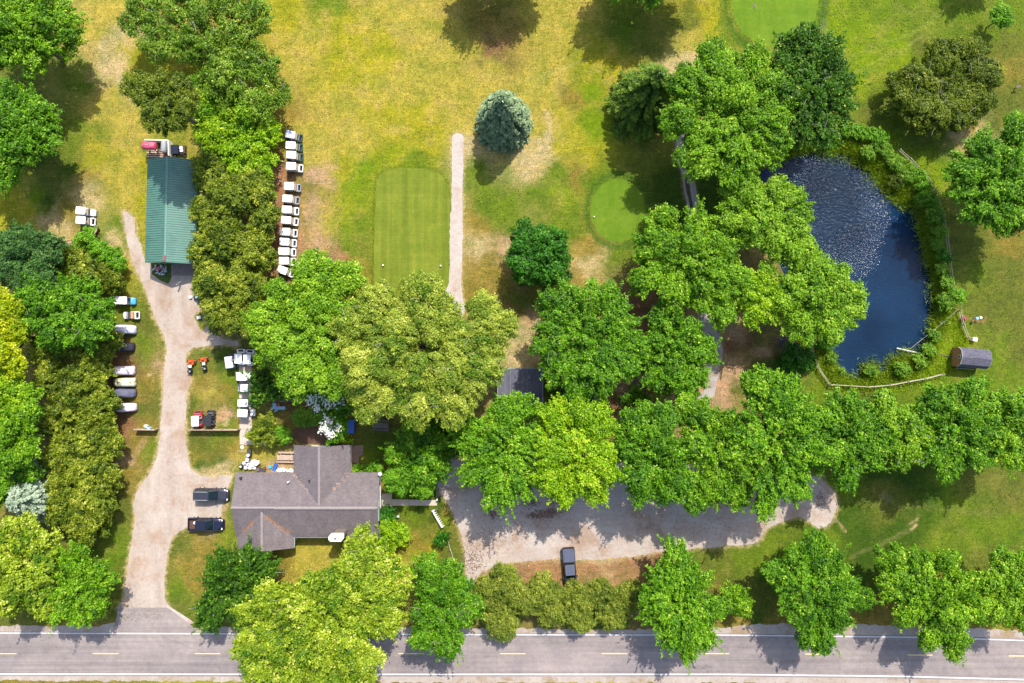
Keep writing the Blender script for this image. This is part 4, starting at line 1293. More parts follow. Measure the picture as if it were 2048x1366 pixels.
# near house right
tree('yard_tree', 'green', 6.5, [(830, 880, 40), (870, 900, 36), (795, 905, 28), (840, 930, 42), (875, 940, 26)], 'soft green yard tree right of the north wing of the house')
tree('yard_tree', 'shrub', 5.5, [(790, 955, 30), (805, 965, 24)], 'rounded light green shrub at the right corner of the house roof', cat='shrub')
tree('yard_tree', 'shrub', 5, [(840, 965, 24), (848, 982, 18), (860, 960, 18)], 'fine leaved small tree over the sidewalk', cat='shrub')
tree('dark_shrub', 'dark', 4.5, [(890, 860, 34), (860, 850, 28), (920, 845, 28), (905, 890, 22)], 'dark green shrubs under the lower edge of the pale willow', cat='shrub')
tree('foundation_shrub', 'shrub', 1.3, [(717, 936, 11), (712, 940, 8)], 'small round shrub left of two in the corner of the house', cat='shrub')
tree('foundation_shrub', 'shrub', 1.4, [(748, 932, 13), (760, 938, 11), (735, 938, 7)], 'wider round shrub right of two in the corner of the house', cat='shrub')
tree('foundation_shrub', 'dark', 2.2, [(775, 1035, 18), (780, 1022, 12)], 'dark green shrub below the sidewalk at the house wall', cat='shrub')
tree('lime_shrub', 'lime', 3.2, [(795, 1065, 24), (780, 1080, 22), (805, 1078, 16), (775, 1055, 18)], 'bright lime green shrub at the lower right corner of the house', cat='shrub')
tree('small_shrub', 'dark', 1.9, [(888, 1072, 13), (880, 1081, 12)], 'small dark shrub in the triangular lawn below the white rack', cat='shrub')
# shrubs between carts and house
tree('dark_shrub', 'deep', 4.5, [(525, 765, 28), (548, 780, 26), (520, 790, 20)], 'dark green shrub right of the small cart roofs', cat='shrub')
tree('grey_bush', 'twig', 1.8, [(572, 783, 18), (582, 792, 12)], 'leafless grey bush above the light blue glider', cat='shrub')
tree('olive_shrub', 'cedar', 3.4, [(530, 855, 26), (515, 868, 20), (545, 872, 22)], 'olive green shrub right of the two lowest carts on the slab', cat='shrub', flat=1)
tree('olive_shrub', 'shrub', 2.8, [(567, 866, 20), (572, 878, 12)], 'mid green rounded shrub beside the mulch bed', cat='shrub', flat=1)
tree('clipped_hedge', 'weed', 1.3, [(600, 830, 16), (620, 828, 15), (634, 838, 13), (605, 843, 13), (622, 844, 12)], 'low clipped green ground cover block left of the white flowering tree', cat='shrub', flat=.5)
fl = tree('flowering_tree', 'green', 5, [(682, 812, 26), (658, 838, 22), (678, 846, 20), (650, 805, 22), (668, 864, 16), (622, 797, 16)], 'green tree with sprays of white blossom below the linden', flat=.8)
rng = np.random.default_rng(5)
pts = []
for (x, y, r, n) in ((622, 800, 10, 60), (635, 815, 8, 50), (655, 806, 12, 70), (680, 806, 9, 60), (655, 840, 9, 80), (650, 855, 10, 90), (660, 868, 9, 70), (676, 856, 6, 25), (640, 798, 8, 40), (640, 860, 5, 15)):
    for _ in range(n):
        w = W(x + rng.normal() * r * .55, y + rng.normal() * r * .6, rng.uniform(4.3, 5.1)) - fl.location
        pts.append((w.x, w.y, w.z))
P = np.array(pts)
nn = unit(np.array([0, 0, 1.]) + rng.normal(size=P.shape) * .3)
tt = rng.normal(size=P.shape)
tt = unit(tt - nn * (tt * nn).sum(1)[:, None])
leaf_mesh('blossom', P, nn, tt, rng.uniform(.18, .42, len(P)), rng.uniform(.14, .34, len(P)), rng.uniform(.2, 1, len(P)), leafmat('white_blossom', (.56, .55, .44), (.72, .70, .60), None, .15), fl)
tree('low_plants', 'lime', .7, [(672, 880, 9), (686, 876, 9), (660, 884, 8), (700, 882, 7)], 'bright low plants at the top edge of the house roof', cat='plant')
tree('weeping_shrub', 'ash', 3, [(1172, 804, 28), (1155, 810, 18), (1190, 808, 16)], 'domed grey green weeping shrub above the row of trees', cat='shrub', flat=.9)
tree('dark_shrub', 'pine', 3, [(1130, 785, 24), (1150, 790, 18), (1115, 800, 14)], 'very dark bush behind the grey green weeping shrub', cat='shrub')
tree('young_tree', 'green', 4, [(1270, 795, 20), (1290, 805, 16), (1250, 800, 10)], 'thin young tree beside the dark picnic table', cat='tree')
# left hedge and woods
tree('pine_tree', 'pine', 9.5, [(40, 490, 48), (95, 500, 38), (30, 540, 44), (85, 545, 34), (0, 505, 36)], 'dark blue green pine at the left edge below the two white carts')
tree('young_shrub', 'shrub', 3, [(175, 478, 22), (160, 490, 16), (190, 492, 14)], 'bright green shrub below the rusty crate', cat='shrub')
tree('wild_shrub', 'shrub', 3.4, [(215, 508, 24), (235, 525, 20), (195, 498, 18)], 'bright green shrub left of the driveway strip', cat='shrub')
tree('cedar_tree', 'cedar', 6.5, [(140, 520, 38), (170, 540, 34), (125, 545, 30)], 'olive cedar right of the dark pine', GW, flat=1)
tree('cedar_tree', 'olive', 4.6, [(210, 550, 34), (228, 565, 26), (185, 565, 28)], 'darker olive tree above the cart with the blue front', GW, flat=1)
tree('aspen_tree', 'green', 10, [(90, 600, 44), (150, 595, 46), (190, 620, 38), (70, 640, 38), (130, 650, 50), (180, 660, 36), (55, 600, 30), (205, 655, 24)], 'green tree with bare pale twigs left of the covered carts', twigs=14)
tree('golden_tree', 'gold', 11, [(10, 620, 38), (25, 660, 32), (5, 700, 44), (30, 725, 28)], 'golden yellow tree at the left edge')
tree('woodland_tree', 'lime', 10.5, [(15, 770, 46), (45, 790, 34), (10, 830, 44), (0, 740, 26)], 'yellow green tree under the golden tree')
tree('woodland_tree', 'maple', 10.5, [(40, 850, 42), (15, 900, 48), (55, 900, 32), (60, 820, 26)], 'green tree at the left edge above the silver spruce')
HS = .78
cl = [(105, 700, 42, 7.5), (175, 695, 44, 8), (215, 690, 26, 6.5), (120, 760, 44, 7.5), (185, 752, 46, 8), (150, 815, 48, 8), (205, 812, 40, 7.2), (115, 840, 36, 7), (190, 872, 48, 7.8), (225, 880, 26, 6), (135, 900, 46, 7.8),
      (185, 935, 50, 8), (130, 965, 44, 7.5), (190, 990, 48, 7.8), (215, 965, 28, 6.4), (140, 1020, 40, 7.2), (180, 1045, 44, 7.4)]
lab = ['left cedar of the top pair below the aspen', 'cedar directly left of the black covered cart', 'small cedar tip touching the black covered cart', 'cedar left of the pinkish covered cart, behind another', 'cedar beside the pinkish covered cart',
       'cedar left of the dark grey covered cart, second from the lawn', 'cedar at the dark grey covered cart', 'low cedar at the inner side of the hedge middle', 'cedar at the left end of the short board fence', 'small cedar tip just below the short board fence',
       'inner cedar above the silver spruce', 'largest cedar level with the top of the house', 'cedar touching the silver spruce', 'cedar beside the lawn level with the upper car', 'small cedar tip on the lawn edge level with the upper car',
       'inner cedar right below the silver spruce', 'lowest cedar of the hedge left of the driveway']
for i, (x, y, r, h) in enumerate(cl):
    tree('cedar_tree', 'cedar', h * HS, [(x, y, r), (x + (9 if i % 2 else -7), y + 13, r * .72), (x - (8 if i % 2 else -9), y - 13, r * .7)], 'olive green ' + lab[i], GW, flat=1.0)
conifer('silver_spruce', 'silver', 8.5, (104, 980), 66, 'pale silver spruce at the left edge', nb=420, droop=0.2, shape=0.62, lp=.55, leaf=.42, full=1.6, up=.1)
tree('woodland_tree', 'yellow', 10, [(40, 1070, 46), (90, 1090, 40), (20, 1120, 50), (75, 1150, 50), (25, 1190, 48), (90, 1200, 34)], 'yellow green tree in the lower left corner')
tree('woodland_tree', 'maple', 8.5, [(150, 1130, 44), (195, 1160, 38), (140, 1180, 46), (190, 1200, 36), (125, 1215, 32), (165, 1225, 28)], 'bright green tree left of the driveway mouth', twigs=4)
tree('road_shrub', 'juniper', 3.5, [(205, 1218, 20), (220, 1205, 14)], 'thin scrubby shrub at the left side of the driveway mouth', cat='shrub')
tree('woodland_tree', 'green', 7.5, [(15, 945, 38), (55, 940, 26), (0, 985, 30)], 'mid green tree just above the silver spruce at the left edge')
# below the house
tree('dark_yard_tree', 'deep', 7, [(455, 1125, 38), (500, 1120, 36), (535, 1135, 30), (450, 1165, 40), (500, 1165, 42), (440, 1205, 38), (485, 1215, 34), (425, 1235, 30), (410, 1215, 22)], 'dark green tree below the left gable of the house', twigs=8)
tree('birch_tree', 'yellow', 11.5, [(714, 1084, 24), (724, 1064, 14), (742, 1112, 42), (700, 1140, 40), (780, 1135, 32), (628, 1180, 40), (575, 1190, 34), (600, 1190, 30), (690, 1185, 62), (760, 1180, 52), (540, 1215, 46), (610, 1225, 60),
                                   (690, 1245, 62), (760, 1240, 44), (560, 1270, 52), (630, 1290, 60), (710, 1300, 52), (500, 1225, 28), (500, 1290, 42), (580, 1330, 44), (660, 1345, 44), (520, 1340, 34), (720, 1345, 30)],
     'huge yellow green tree across the road below the house', flat=0.6, twigs=30, bark='pbark')
tree('verge_tree', 'green', 9, [(855, 1135, 30), (900, 1140, 22), (870, 1180, 42), (915, 1180, 36), (860, 1220, 34), (905, 1230, 44), (940, 1210, 26), (885, 1270, 36), (845, 1265, 28), (900, 1290, 22)],
     'dark and light green tree left of the clipped conifers', GR, twigs=14)
for x, y, r, l in ((1010, 1150, 26, 'small round olive conifer at the tip of the gravel lot'), (985, 1185, 38, 'leftmost wide olive conifer on the road verge'), (1040, 1190, 38, 'olive conifer second from the left on the verge, above the road line'),
                   (1000, 1240, 42, 'olive conifer leaning furthest over the road'), (1092, 1180, 38, 'olive conifer left of the dark pickup tip'), (1100, 1220, 32, 'olive conifer reaching the road line left of the pickup'),
                   (1150, 1195, 36, 'brownish conifer right below the dark pickup'), (1160, 1235, 26, 'brownish conifer tip touching the road line'), (1205, 1185, 36, 'green conifer right of the dark pickup'),
                   (1222, 1225, 34, 'olive conifer over the road line, right of the pickup'), (1262, 1190, 34, 'conifer directly left of the big roadside maple')):
    tree('clipped_conifer', 'juniper', 3.0 + r * .03, [(x, y, r), (x + 9, y + 8, r * .7), (x - 9, y - 6, r * .7)], l, GS, flat=1.0)
tree('roadside_maple', 'feather', 9.5, [(1350, 1105, 26), (1355, 1130, 32), (1330, 1165, 44), (1385, 1160, 34), (1320, 1215, 40), (1370, 1215, 52), (1410, 1215, 32), (1345, 1260, 38), (1395, 1265, 34), (1375, 1300, 20), (1310, 1195, 36)],
     'bright feathery maple over the road, right of the clipped conifers', GR)
tree('roadside_bush', 'maple', 5, [(1465, 1190, 28), (1480, 1210, 20), (1448, 1205, 22)], 'small round bush right of the bright feathery maple', GR, cat='shrub')
tree('roadside_maple', 'green', 9.5, [(1625, 1090, 30), (1600, 1125, 34), (1650, 1130, 38), (1570, 1160, 38), (1620, 1175, 52), (1680, 1170, 40), (1715, 1195, 26), (1600, 1220, 38), (1660, 1225, 46), (1640, 1275, 32), (1610, 1270, 24), (1540, 1140, 18)],
     'mid green roadside maple left of the pair in the lower right corner', GR, twigs=3)
tree('roadside_maple', 'maple', 9.5, [(1780, 1120, 34), (1830, 1130, 36), (1890, 1120, 28), (1790, 1165, 38), (1850, 1180, 52), (1920, 1170, 40), (1820, 1220, 36), (1890, 1230, 46), (1945, 1210, 34), (1860, 1270, 30), (1910, 1275, 32), (1900, 1305, 16)],
     'bright green roadside maple, second from the right edge', GR, twigs=3)
tree('roadside_maple', 'linden', 9, [(2000, 1120, 30), (2040, 1130, 32), (1990, 1165, 34), (2035, 1190, 44), (2000, 1215, 34), (2048, 1240, 30)], 'yellowish roadside tree at the right edge', GR)
# beyond the top edge: their shadows fall into view
tree('maple_tree', 'green', 12, [(1002, -122, 100), (955, -84, 56), (1050, -92, 62)], 'tree just beyond the top edge whose round shadow falls on the dry lawn')
tree('maple_tree', 'green', 12, [(1296, -92, 96), (1240, -62, 66), (1350, -70, 66), (1290, -50, 66)], 'tree just beyond the top edge whose shadow falls left of the far green')
tree('maple_tree', 'green', 8, [(2020, -110, 34), (1985, -104, 26)], 'tree just beyond the top edge near the right corner')
# pond bank bushes
for i, (x, y, r, h, kd, l) in enumerate([
        (1693, 258, 16, 2, 'shrub', 'bright bush at the top of the pond below the ragged tree'), (1720, 264, 17, 2, 'shrub', 'bright bush on the upper right bank, left of a twin'), (1752, 272, 18, 2.2, 'shrub', 'bright bush on the upper right bank nearest the thicket'),
        (1768, 300, 17, 1.8, 'weed', 'bush on the bank at the top end of the rail fence'), (1735, 305, 15, 1.5, 'weed', 'low bush at the water edge, upper right bank'), (1790, 328, 18, 1.8, 'weed', 'grey green bush in the bend of the upper right bank'),
        (1812, 350, 18, 1.8, 'weed', 'green bush touching the fence bend'), (1790, 362, 14, 1.4, 'olive', 'brownish bush at the water edge below the fence bend'), (1838, 352, 14, 2, 'shrub', 'bright bush against the fence at its bend'),
        (1848, 376, 17, 2, 'shrub', 'bright upright bush along the right fence'), (1862, 402, 14, 1.8, 'shrub', 'bush between the fence and the pond, above the dark corner'), (1842, 400, 14, 1.5, 'weed', 'green bush above the dark corner of the pond'),
        (1868, 432, 19, 2, 'weed', 'wide bush at the dark corner of the pond'), (1880, 462, 15, 1.8, 'weed', 'bush against the middle of the right fence'), (1872, 488, 14, 1.6, 'weed', 'bush at the water edge right middle'),
        (1886, 512, 14, 1.8, 'dark', 'dark bush against the right fence'), (1884, 540, 13, 1.6, 'weed', 'small bush right of the dark water edge'), (1892, 565, 14, 1.9, 'weed', 'bush above the pale round bush'),
        (1912, 590, 17, 2.4, 'shrub', 'pale round bush growing over the right fence'), (1890, 605, 17, 2, 'weed', 'bush just left of the pale round bush'), (1868, 672, 12, 1.2, 'weed', 'bush at the pipe, lower right bank'),
        (1858, 700, 14, 1.2, 'weed', 'low bush left of the grey shed near the water'), (1838, 722, 15, 1, 'weed', 'low bush at the lower right shore'), (1802, 738, 16, 1, 'weed', 'reedy clump on the lower shore'),
        (1742, 742, 13, .8, 'weed', 'reedy clump standing in the water at the bottom of the pond'), (1650, 688, 14, 1.6, 'dark', 'dark bush on the lower left bank'), (1662, 715, 11, 1.2, 'weed', 'small bush on the lower left bank'),
        (1684, 741, 7, .7, 'weed', 'tiny plant on the lower left shore'), (1650, 285, 12, 1, 'weed', 'low bush at the top shore of the pond'), (1630, 290, 10, 1, 'weed', 'small plant at the top left shore of the pond')]):
    tree('bank_bush', kd, h, [(x, y, r), (x + r * .4, y + r * .35, r * .65), (x - r * .4, y - r * .3, r * .6)], l, GP, cat='bush', flat=.7)


def blades(name, label, regions, seed, mat, hgt=(.6, 1.2), lean=.6):
    rng = np.random.default_rng(seed)
    Ps, Ls = [], []
    for (pts, w, n) in regions:
        seg = rng.integers(0, len(pts) - 1, n)
        t = rng.random(n)
        p = np.array(pts, float)
        q = p[seg] * (1 - t[:, None]) + p[seg + 1] * t[:, None] + rng.normal(size=(n, 2)) * w * .5
        Ps.append(q)
    q = np.concatenate(Ps)
    n = len(q)
    L = rng.uniform(*hgt, n)
    T = unit(np.stack([rng.normal(size=n) * lean, rng.normal(size=n) * lean, np.ones(n)], 1))
    sd = np.array([sdist(q[:, 0], q[:, 1], POND)])[0] * S
    z = np.where(sd > -1.3, -np.minimum(1.9, (sd + 1.3) * 0.5), 0)
    z = np.maximum(z, -.65)
    P = np.stack([(q[:, 0] - 1024) * S, -(q[:, 1] - 683) * S, z], 1) + T * L[:, None] * .5
    N = unit(np.cross(T, rng.normal(size=(n, 3))))
    o = leaf_mesh(name, P, N, T, L, np.full(n, .07), rng.random(n), mat, None)
    tag(o, label, kind='stuff')


blades('reeds', 'green reeds and tall grass around the pond shore', [
    ([(1640, 285), (1700, 290), (1740, 315), (1775, 350), (1800, 380), (1835, 405)], 26, 9000),
    ([(1845, 430), (1862, 500), (1880, 560), (1885, 620), (1872, 670)], 20, 6000),
    ([(1866, 690), (1850, 722), (1800, 748), (1760, 762), (1700, 770), (1670, 748), (1648, 690)], 16, 6000),
    ([(1560, 312), (1600, 296), (1640, 290)], 12, 2000), ([(1790, 735), (1830, 725)], 26, 2500), ([(1735, 740), (1750, 744)], 20, 900)], 3, leafmat('reed_blades', LC(112, 150, 34), LC(184, 208, 80), LC(204, 204, 120)))
blades('long_grass', 'long unmown grass strip between the pond and its fence', [
    ([(1895, 620), (1915, 660), (1925, 690), (1905, 720), (1880, 745), (1800, 768), (1740, 773), (1665, 768), (1640, 735), (1625, 700)], 16, 9000),
    ([(1780, 290), (1830, 335), (1865, 380), (1885, 440)], 14, 3500)], 4, leafmat('long_grass_blades', LC(120, 164, 26), LC(184, 208, 50), LC(210, 216, 100)), (.2, .42), 1.1)

# brown leaf litter and weeds on the gravel lot
rng = np.random.default_rng(41)
Pl = []
for (x, y, sx, sy, n) in ((1082, 1030, 16, 4, 420), (1100, 1024, 12, 4, 260), (1062, 1004, 9, 6, 240), (985, 1028, 6, 5, 160), (1120, 1006, 14, 3, 120), (1400, 1054, 44, 9, 90), (1640, 1000, 6, 10, 160), (945, 1120, 14, 18, 500), (1000, 1060, 60, 20, 260)):
    Pl.append(np.stack([x + rng.normal(size=n) * sx, y + rng.normal(size=n) * sy], 1))
Pl = np.concatenate(Pl)
n = len(Pl)
Pw_ = np.stack([(Pl[:, 0] - 1024) * S, -(Pl[:, 1] - 683) * S, np.full(n, .03)], 1)
N_ = unit(np.array([0, 0, 1.]) + rng.normal(size=(n, 3)) * .2)
T_ = rng.normal(size=(n, 3))
T_ = unit(T_ - N_ * (T_ * N_).sum(1)[:, None])
L_ = rng.uniform(.08, .24, n)
tag(leaf_mesh('leaf_litter', Pw_, N_, T_, L_, L_ * .7, rng.random(n), leafmat('litter', C(130, 92, 78), C(186, 150, 126), None, 0.0), None), 'brown leaf litter lying in patches on the gravel lot', kind='stuff')

# ------------------------------------------------------------------ buildings
def gable(m, a0, a1, b0, b1, ze, zr, along='x', th=0.16):
    """chevron roof: ridge runs along a from a0 to a1, eaves at b0 and b1"""
    bm_ = (b0 + b1) / 2
    prof = [(b0, ze - th), (b0, ze), (bm_, zr), (b1, ze), (b1, ze - th), (bm_, zr - th)]
    vs = []
    for a in (a0, a1):
        for b, z in prof:
            vs.append((a, b, z) if along == 'x' else (b, a, z))
    n = len(prof)
    fs = [(i, (i + 1) % n, n + (i + 1) % n, n + i) for i in range(n)]
    fs += [(0, 1, 2, 5), (5, 2, 3, 4), (n, n + 5, n + 2, n + 1), (n + 5, n + 4, n + 3, n + 2)]
    m.add(vs, fs)
    return m


def wallbox(m, x0, x1, y0, y1, z1, gab=None, zr=0):
    m.box((x0 + x1) / 2, (y0 + y1) / 2, 0, x1 - x0, y1 - y0, z1)
    if gab == 'x':      # gable triangles at x ends
        for x, e in ((x0, .02), (x1 - .1, .08)):
            m.add([(x, y0, z1), (x, y1, z1), (x, (y0 + y1) / 2, zr), (x + .1, y0, z1), (x + .1, y1, z1), (x + .1, (y0 + y1) / 2, zr)], [(0, 1, 2), (3, 5, 4), (0, 2, 5, 3), (1, 4, 5, 2)])
    if gab == 'y':
        for y in (y0, y1 - .1):
            m.add([(x0, y, z1), (x1, y, z1), ((x0 + x1) / 2, y, zr), (x0, y + .1, z1), (x1, y + .1, z1), ((x0 + x1) / 2, y + .1, zr)], [(0, 1, 2), (3, 5, 4), (0, 2, 5, 3), (1, 4, 5, 2)])


def window(parent, x, y, z, w, h, nx, ny):
    """window in a wall facing nx, ny"""
    f, p = MB(), MB()
    rz = math.atan2(ny, nx)
    f.box(x + nx * .03, y + ny * .03, z, .08, w + .16, h + .16, rz)
    p.box(x + nx * .075, y + ny * .075, z + .08, .03, w, h, rz)
    o = f.build('window', K['white'], parent)
    p.build('pane', K['glass'], o)


def house():
    hx, hy = -29.8, -23.86
    r = empty('house', (hx, hy, 0), 0, 'low white house with a brown grey shingle roof and three gables', 'house')
    X0, X1, Y0, Y1 = -40.31 - hx, -19.28 - hx, -28.58 - hy, -19.13 - hy
    NX0, NX1, NY1 = -31.84 - hx, -23.60 - hx, -15.12 - hy
    SX0, SX1, SY0 = -40.13 - hx, -31.86 - hx, -30.19 - hy
    for nm, args in (('wall', (X0 + .5, X1 - .35, Y0 + .5, Y1 - .5, 2.5, 'x', 4.3)), ('wall', (NX0 + .4, NX1 - .4, Y1 - .45, NY1 - .4, 2.5, 'y', 4.1)), ('wall', (SX0 + .45, SX1 - .45, SY0 + .5, Y0 + .45, 2.5, 'y', 3.95))):
        m = MB(); wallbox(m, *args); m.build(nm, K['siding'], r)
    main = gable(MB(), X0, X1, Y0, Y1, 2.7, 4.6, 'x').build('roof', K['shingle'], r)
    north = gable(MB(), -0.35, NY1, NX0, NX1, 2.72, 4.48, 'y').build('roof', K['shingle'], r)
    south = gable(MB(), SY0, -0.3, SX0, SX1, 2.69, 4.32, 'y').build('roof', K['shingle'], r)
    for par, args in ((main, (X0 + .02, X1 - .02, -.17, .17, 4.59, 4.66, 'x', .04)), (north, (.35, NY1 - .02, (NX0 + NX1) / 2 - .15, (NX0 + NX1) / 2 + .15, 4.455, 4.53, 'y', .04)),
                      (south, (SY0 + .02, -.6, (SX0 + SX1) / 2 - .15, (SX0 + SX1) / 2 + .15, 4.295, 4.37, 'y', .04))):
        gable(MB(), *args).build('ridge_cap', K['ridgecap'], par)
    # second raised ridge strip on the right two thirds
    gable(MB(), X0 + 6.2, X1 - .3, -.26, .14, 4.6, 4.70, 'x', .04).build('ridge_vent', K['ridgecap'], main)
    # gutters and white corner boards
    m = MB()
    m.box(X1 + .04, 1.2, 2.3, .10, 3.2, .5); m.build('gable_trim', K['siding'], r)
    m = MB()
    m.box(X1 + .05, -1.2, 3.2, .10, 1.6, .9); m.build('gable_trim', K['trim'], r)
    m = MB(); m.box((SX1 + X1) / 2, Y0 - .06, 2.5, X1 - SX1, .1, .12); m.build('gutter', K['trim'], r)
    m = MB(); m.box(SX1 + .06, (SY0 + Y0) / 2, 2.52, .1, Y0 - SY0 - .1, .12); m.build('gutter', K['trim'], r)
    # windows and doors
    for x in (-1, 1.5, 7.5, 9.3): window(r, x, Y0 + .5, .9, 1.2, 1.1, 0, -1)
    for x in (-8.0, -4.5): window(r, x, SY0 + .5, .9, 1.1, 1.1, 0, -1)
    for x in (-8, -5): window(r, x, Y1 - .5, .9, 1.2, 1.0, 0, 1)
    for x in (-.5, 3.5): window(r, x, NY1 - .4, .9, 1.2, 1.0, 0, 1)
    for y in (3.2, -3.2): window(r, X1 - .35, y, .9, 1.1, 1.1, 1, 0)
    for y in (3, -2.0): window(r, X0 + .5, y, .9, 1.1, 1.1, -1, 0)
    m = MB(); m.box(X1 - .30, .1, .05, .1, 1.0, 2.05)
    d = m.build('door', K['trim'], r)
    m = MB(); m.cyl((X1 - .23, .45, 1.05), (X1 - .13, .45, 1.05), .04); m.build('handle', K['lgrey'], d)
    m = MB(); m.box(X1 + .5, .1, 0, 1.5, 1.9, .12); m.box(X1 + .35, .1, .12, 1.1, 1.7, .12); m.build('step', K['conc'], r)
    # chimney
    cx0, cx1, cy0, cy1 = -26.0 - hx, -23.8 - hx, -28.35 - hy, -27.15 - hy
    def oct_(c, k=1.0):
        mx, my, sx, sy = (cx0 + cx1) / 2, (cy0 + cy1) / 2, (cx1 - cx0) / 2 * k, (cy1 - cy0) / 2 * k
        return [(mx - sx, my - sy * .55), (mx - sx + .25, my - sy), (mx + sx - .42, my - sy), (mx + sx, my - .05), (mx + sx, my + sy), (mx - sx + .45, my + sy), (mx - sx, my + .1)]
    m = MB(); m.prism(oct_(1, .86), 0, 5.55)
    ch = m.build('chimney', M('chimney_masonry', C(178, 160, 148), .9, .25, 3, fine=10), r)
    m = MB(); m.prism(oct_(1), 5.55, 5.72); m.build('chimney_cap', K['cream'], ch)
    m = MB(); m.cyl(((cx0 + cx1) / 2 - .15, cy0 + .42, 5.72), ((cx0 + cx1) / 2 - .15, cy0 + .42, 5.8), .13, .13, 10); m.build('flue', K['black'], ch)
    # roof vents
    def vent(px, py, z, mt, hh=.4, rr=.07, cap=.14):
        w = W(px, py, z) - r.location
        m = MB(); m.cyl((w.x, w.y, z - .35), (w.x, w.y, z + hh), rr, rr, 8); m.cyl((w.x, w.y, z + hh), (w.x, w.y, z + hh + .06), cap, cap, 8)
        m.build('roof_vent', K[mt], r)
    vent(482, 956, 3.15, 'black', .15, .16, .2)
    vent(578, 963, 3.3, 'white', .55, .09, .11)
    vent(619.7, 960.5, 3.7, 'black', .3, .06, .16)
    w = W(760, 948, 3) - r.location
    m = MB(); m.path([(w.x - .25, w.y - .2, 2.6), (w.x - .1, w.y, 3.3), (w.x + .2, w.y + .15, 3.3)], .05); m.lathe(w.x + .1, w.y + .1, [(.05, 3.3), (.28, 3.45), (.3, 3.47)], 12)
    m.build('satellite_dish', K['lgrey'], r)
    # needles lying in the valleys
    def hgt(x, y):
        hm = 4.6 - abs(y) / 4.725 * 1.9
        hn = 4.48 - abs(x - (NX0 + NX1) / 2) / ((NX1 - NX0) / 2) * 1.76 if y > -.35 else -9
        hs = 4.32 - abs(x - (SX0 + SX1) / 2) / ((SX1 - SX0) / 2) * 1.63 if y < -.3 else -9
        return max(hm, hn, hs)
    rg = random.Random(3)
    vs = [((SX0 + .1, Y0 + .1), ((SX0 + SX1) / 2, -.9), 'needles', 130, .25, .72), ((SX1 - .5, Y0 + .7), ((SX0 + SX1) / 2, -.9), 'needles', 330, .0, .85),
          ((NX0 + .2, Y1 - .4), ((NX0 + NX1) / 2, .5), 'pneedles', 55, .0, .55), ((NX1 - .1, Y1 + .0), ((NX0 + NX1) / 2, .5), 'pneedles', 100, .0, .6)]
    for p, q, mt, n, a0, a1 in vs:
        m = MB()
        for _ in range(n):
            t = rg.uniform(a0, a1)
            if mt == 'pneedles' and math.sin(t * 40) < -.1: continue
            if math.sin(t * 23 + 1) < -.7: continue
            x = p[0] + (q[0] - p[0]) * t + rg.gauss(0, .15)
            y = p[1] + (q[1] - p[1]) * t + rg.gauss(0, .15)
            z = hgt(x, y) + .03
            a = rg.uniform(0, 3.14)
            c, s_ = math.cos(a) * rg.uniform(.03, .10), math.sin(a) * rg.uniform(.03, .10)
            e = .035
            m.add([(x - c - s_ * .4, y - s_ + c * .4, hgt(x - c, y - s_) + .03), (x + c - s_ * .4, y + s_ + c * .4, hgt(x + c, y + s_) + .03), (x + c + s_ * .4, y + s_ - c * .4, hgt(x + c, y + s_) + .035), (x - c + s_ * .4, y - s_ - c * .4, hgt(x - c, y - s_) + .035)], [(0, 3, 2, 1)])
        o = m.build('valley_litter', K[mt], r)
        o['kind'] = 'stuff'


house()


def barn():
    r = empty('barn', (-49.6, 18.95, 0), R(-1.4), 'long barn with a teal ribbed metal roof', 'barn')
    hw, hl = 3.72, 7.5
    m = MB(); wallbox(m, -hw + .3, hw - .3, -hl + 1.3, hl - .3, 2.7, 'y', 4.3); m.build('wall', K['barnwall'], r)
    rf = gable(MB(), -hl, hl, -hw, hw, 2.9, 4.6, 'y', .1).build('roof', K['barnroof'], r)
    m = MB()
    n = 45
    sl = math.hypot(hw, 1.7)
    for i in range(n):
        y = -hl + .1 + (2 * hl - .2) * i / (n - 1)
        for s in (-1, 1):
            for e in (0,):
                m.add([(s * hw, y - .03, 2.90), (s * hw, y + .03, 2.90), (0, y + .03, 4.6), (0, y - .03, 4.6),
                       (s * hw, y - .015, 2.95), (s * hw, y + .015, 2.95), (0, y + .015, 4.65), (0, y - .015, 4.65)],
                      [(4, 5, 6, 7), (0, 1, 5, 4), (1, 2, 6, 5), (3, 0, 4, 7)])
    m.build('roof_ribs', K['barnrib'], rf)
    gable(MB(), -hl - .02, hl + .02, -.16, .16, 4.60, 4.68, 'y', .05).build('ridge_cap', K['barncap'], rf)
    m = MB(); m.box(0, -hl + .5, 4.66, .28, .75, .12); m.build('ridge_vent', M('faded_pink_vent', C(205, 110, 120), .6, .15, 3), rf)
    for s, y in ((-1, -hl - .03), (1, hl + .03)):
        m = MB()
        for q in (-1, 1):
            m.add([(q * hw, y - .03, 2.72), (q * hw, y + .03, 2.72), (0, y + .03, 4.42), (0, y - .03, 4.42), (q * hw, y - .03, 2.9), (q * hw, y + .03, 2.9), (0, y + .03, 4.6), (0, y - .03, 4.6)],
                  [(0, 1, 2, 3), (4, 7, 6, 5), (0, 3, 7, 4), (1, 5, 6, 2), (0, 4, 5, 1)])
        m.build('gable_trim', K['barnroof'], r)
    m = MB(); m.box(1.3, -hl + 1.26, 0, 3.0, .08, 2.5); d = m.build('door', K['white'], r)
    m = MB(); m.box(.1, -hl + 1.2, 1.0, .06, .06, .2); m.build('handle', K['black'], d)
    m = MB(); m.box(-2.2, -hl + 1.26, 0, .95, .08, 2.05); m.build('door', K['dgreen'], r)
    for y in (-3.5, 0, 3.5):
        window(r, -hw + .3, y, 1.1, 1.0, .8, -1, 0)


barn()


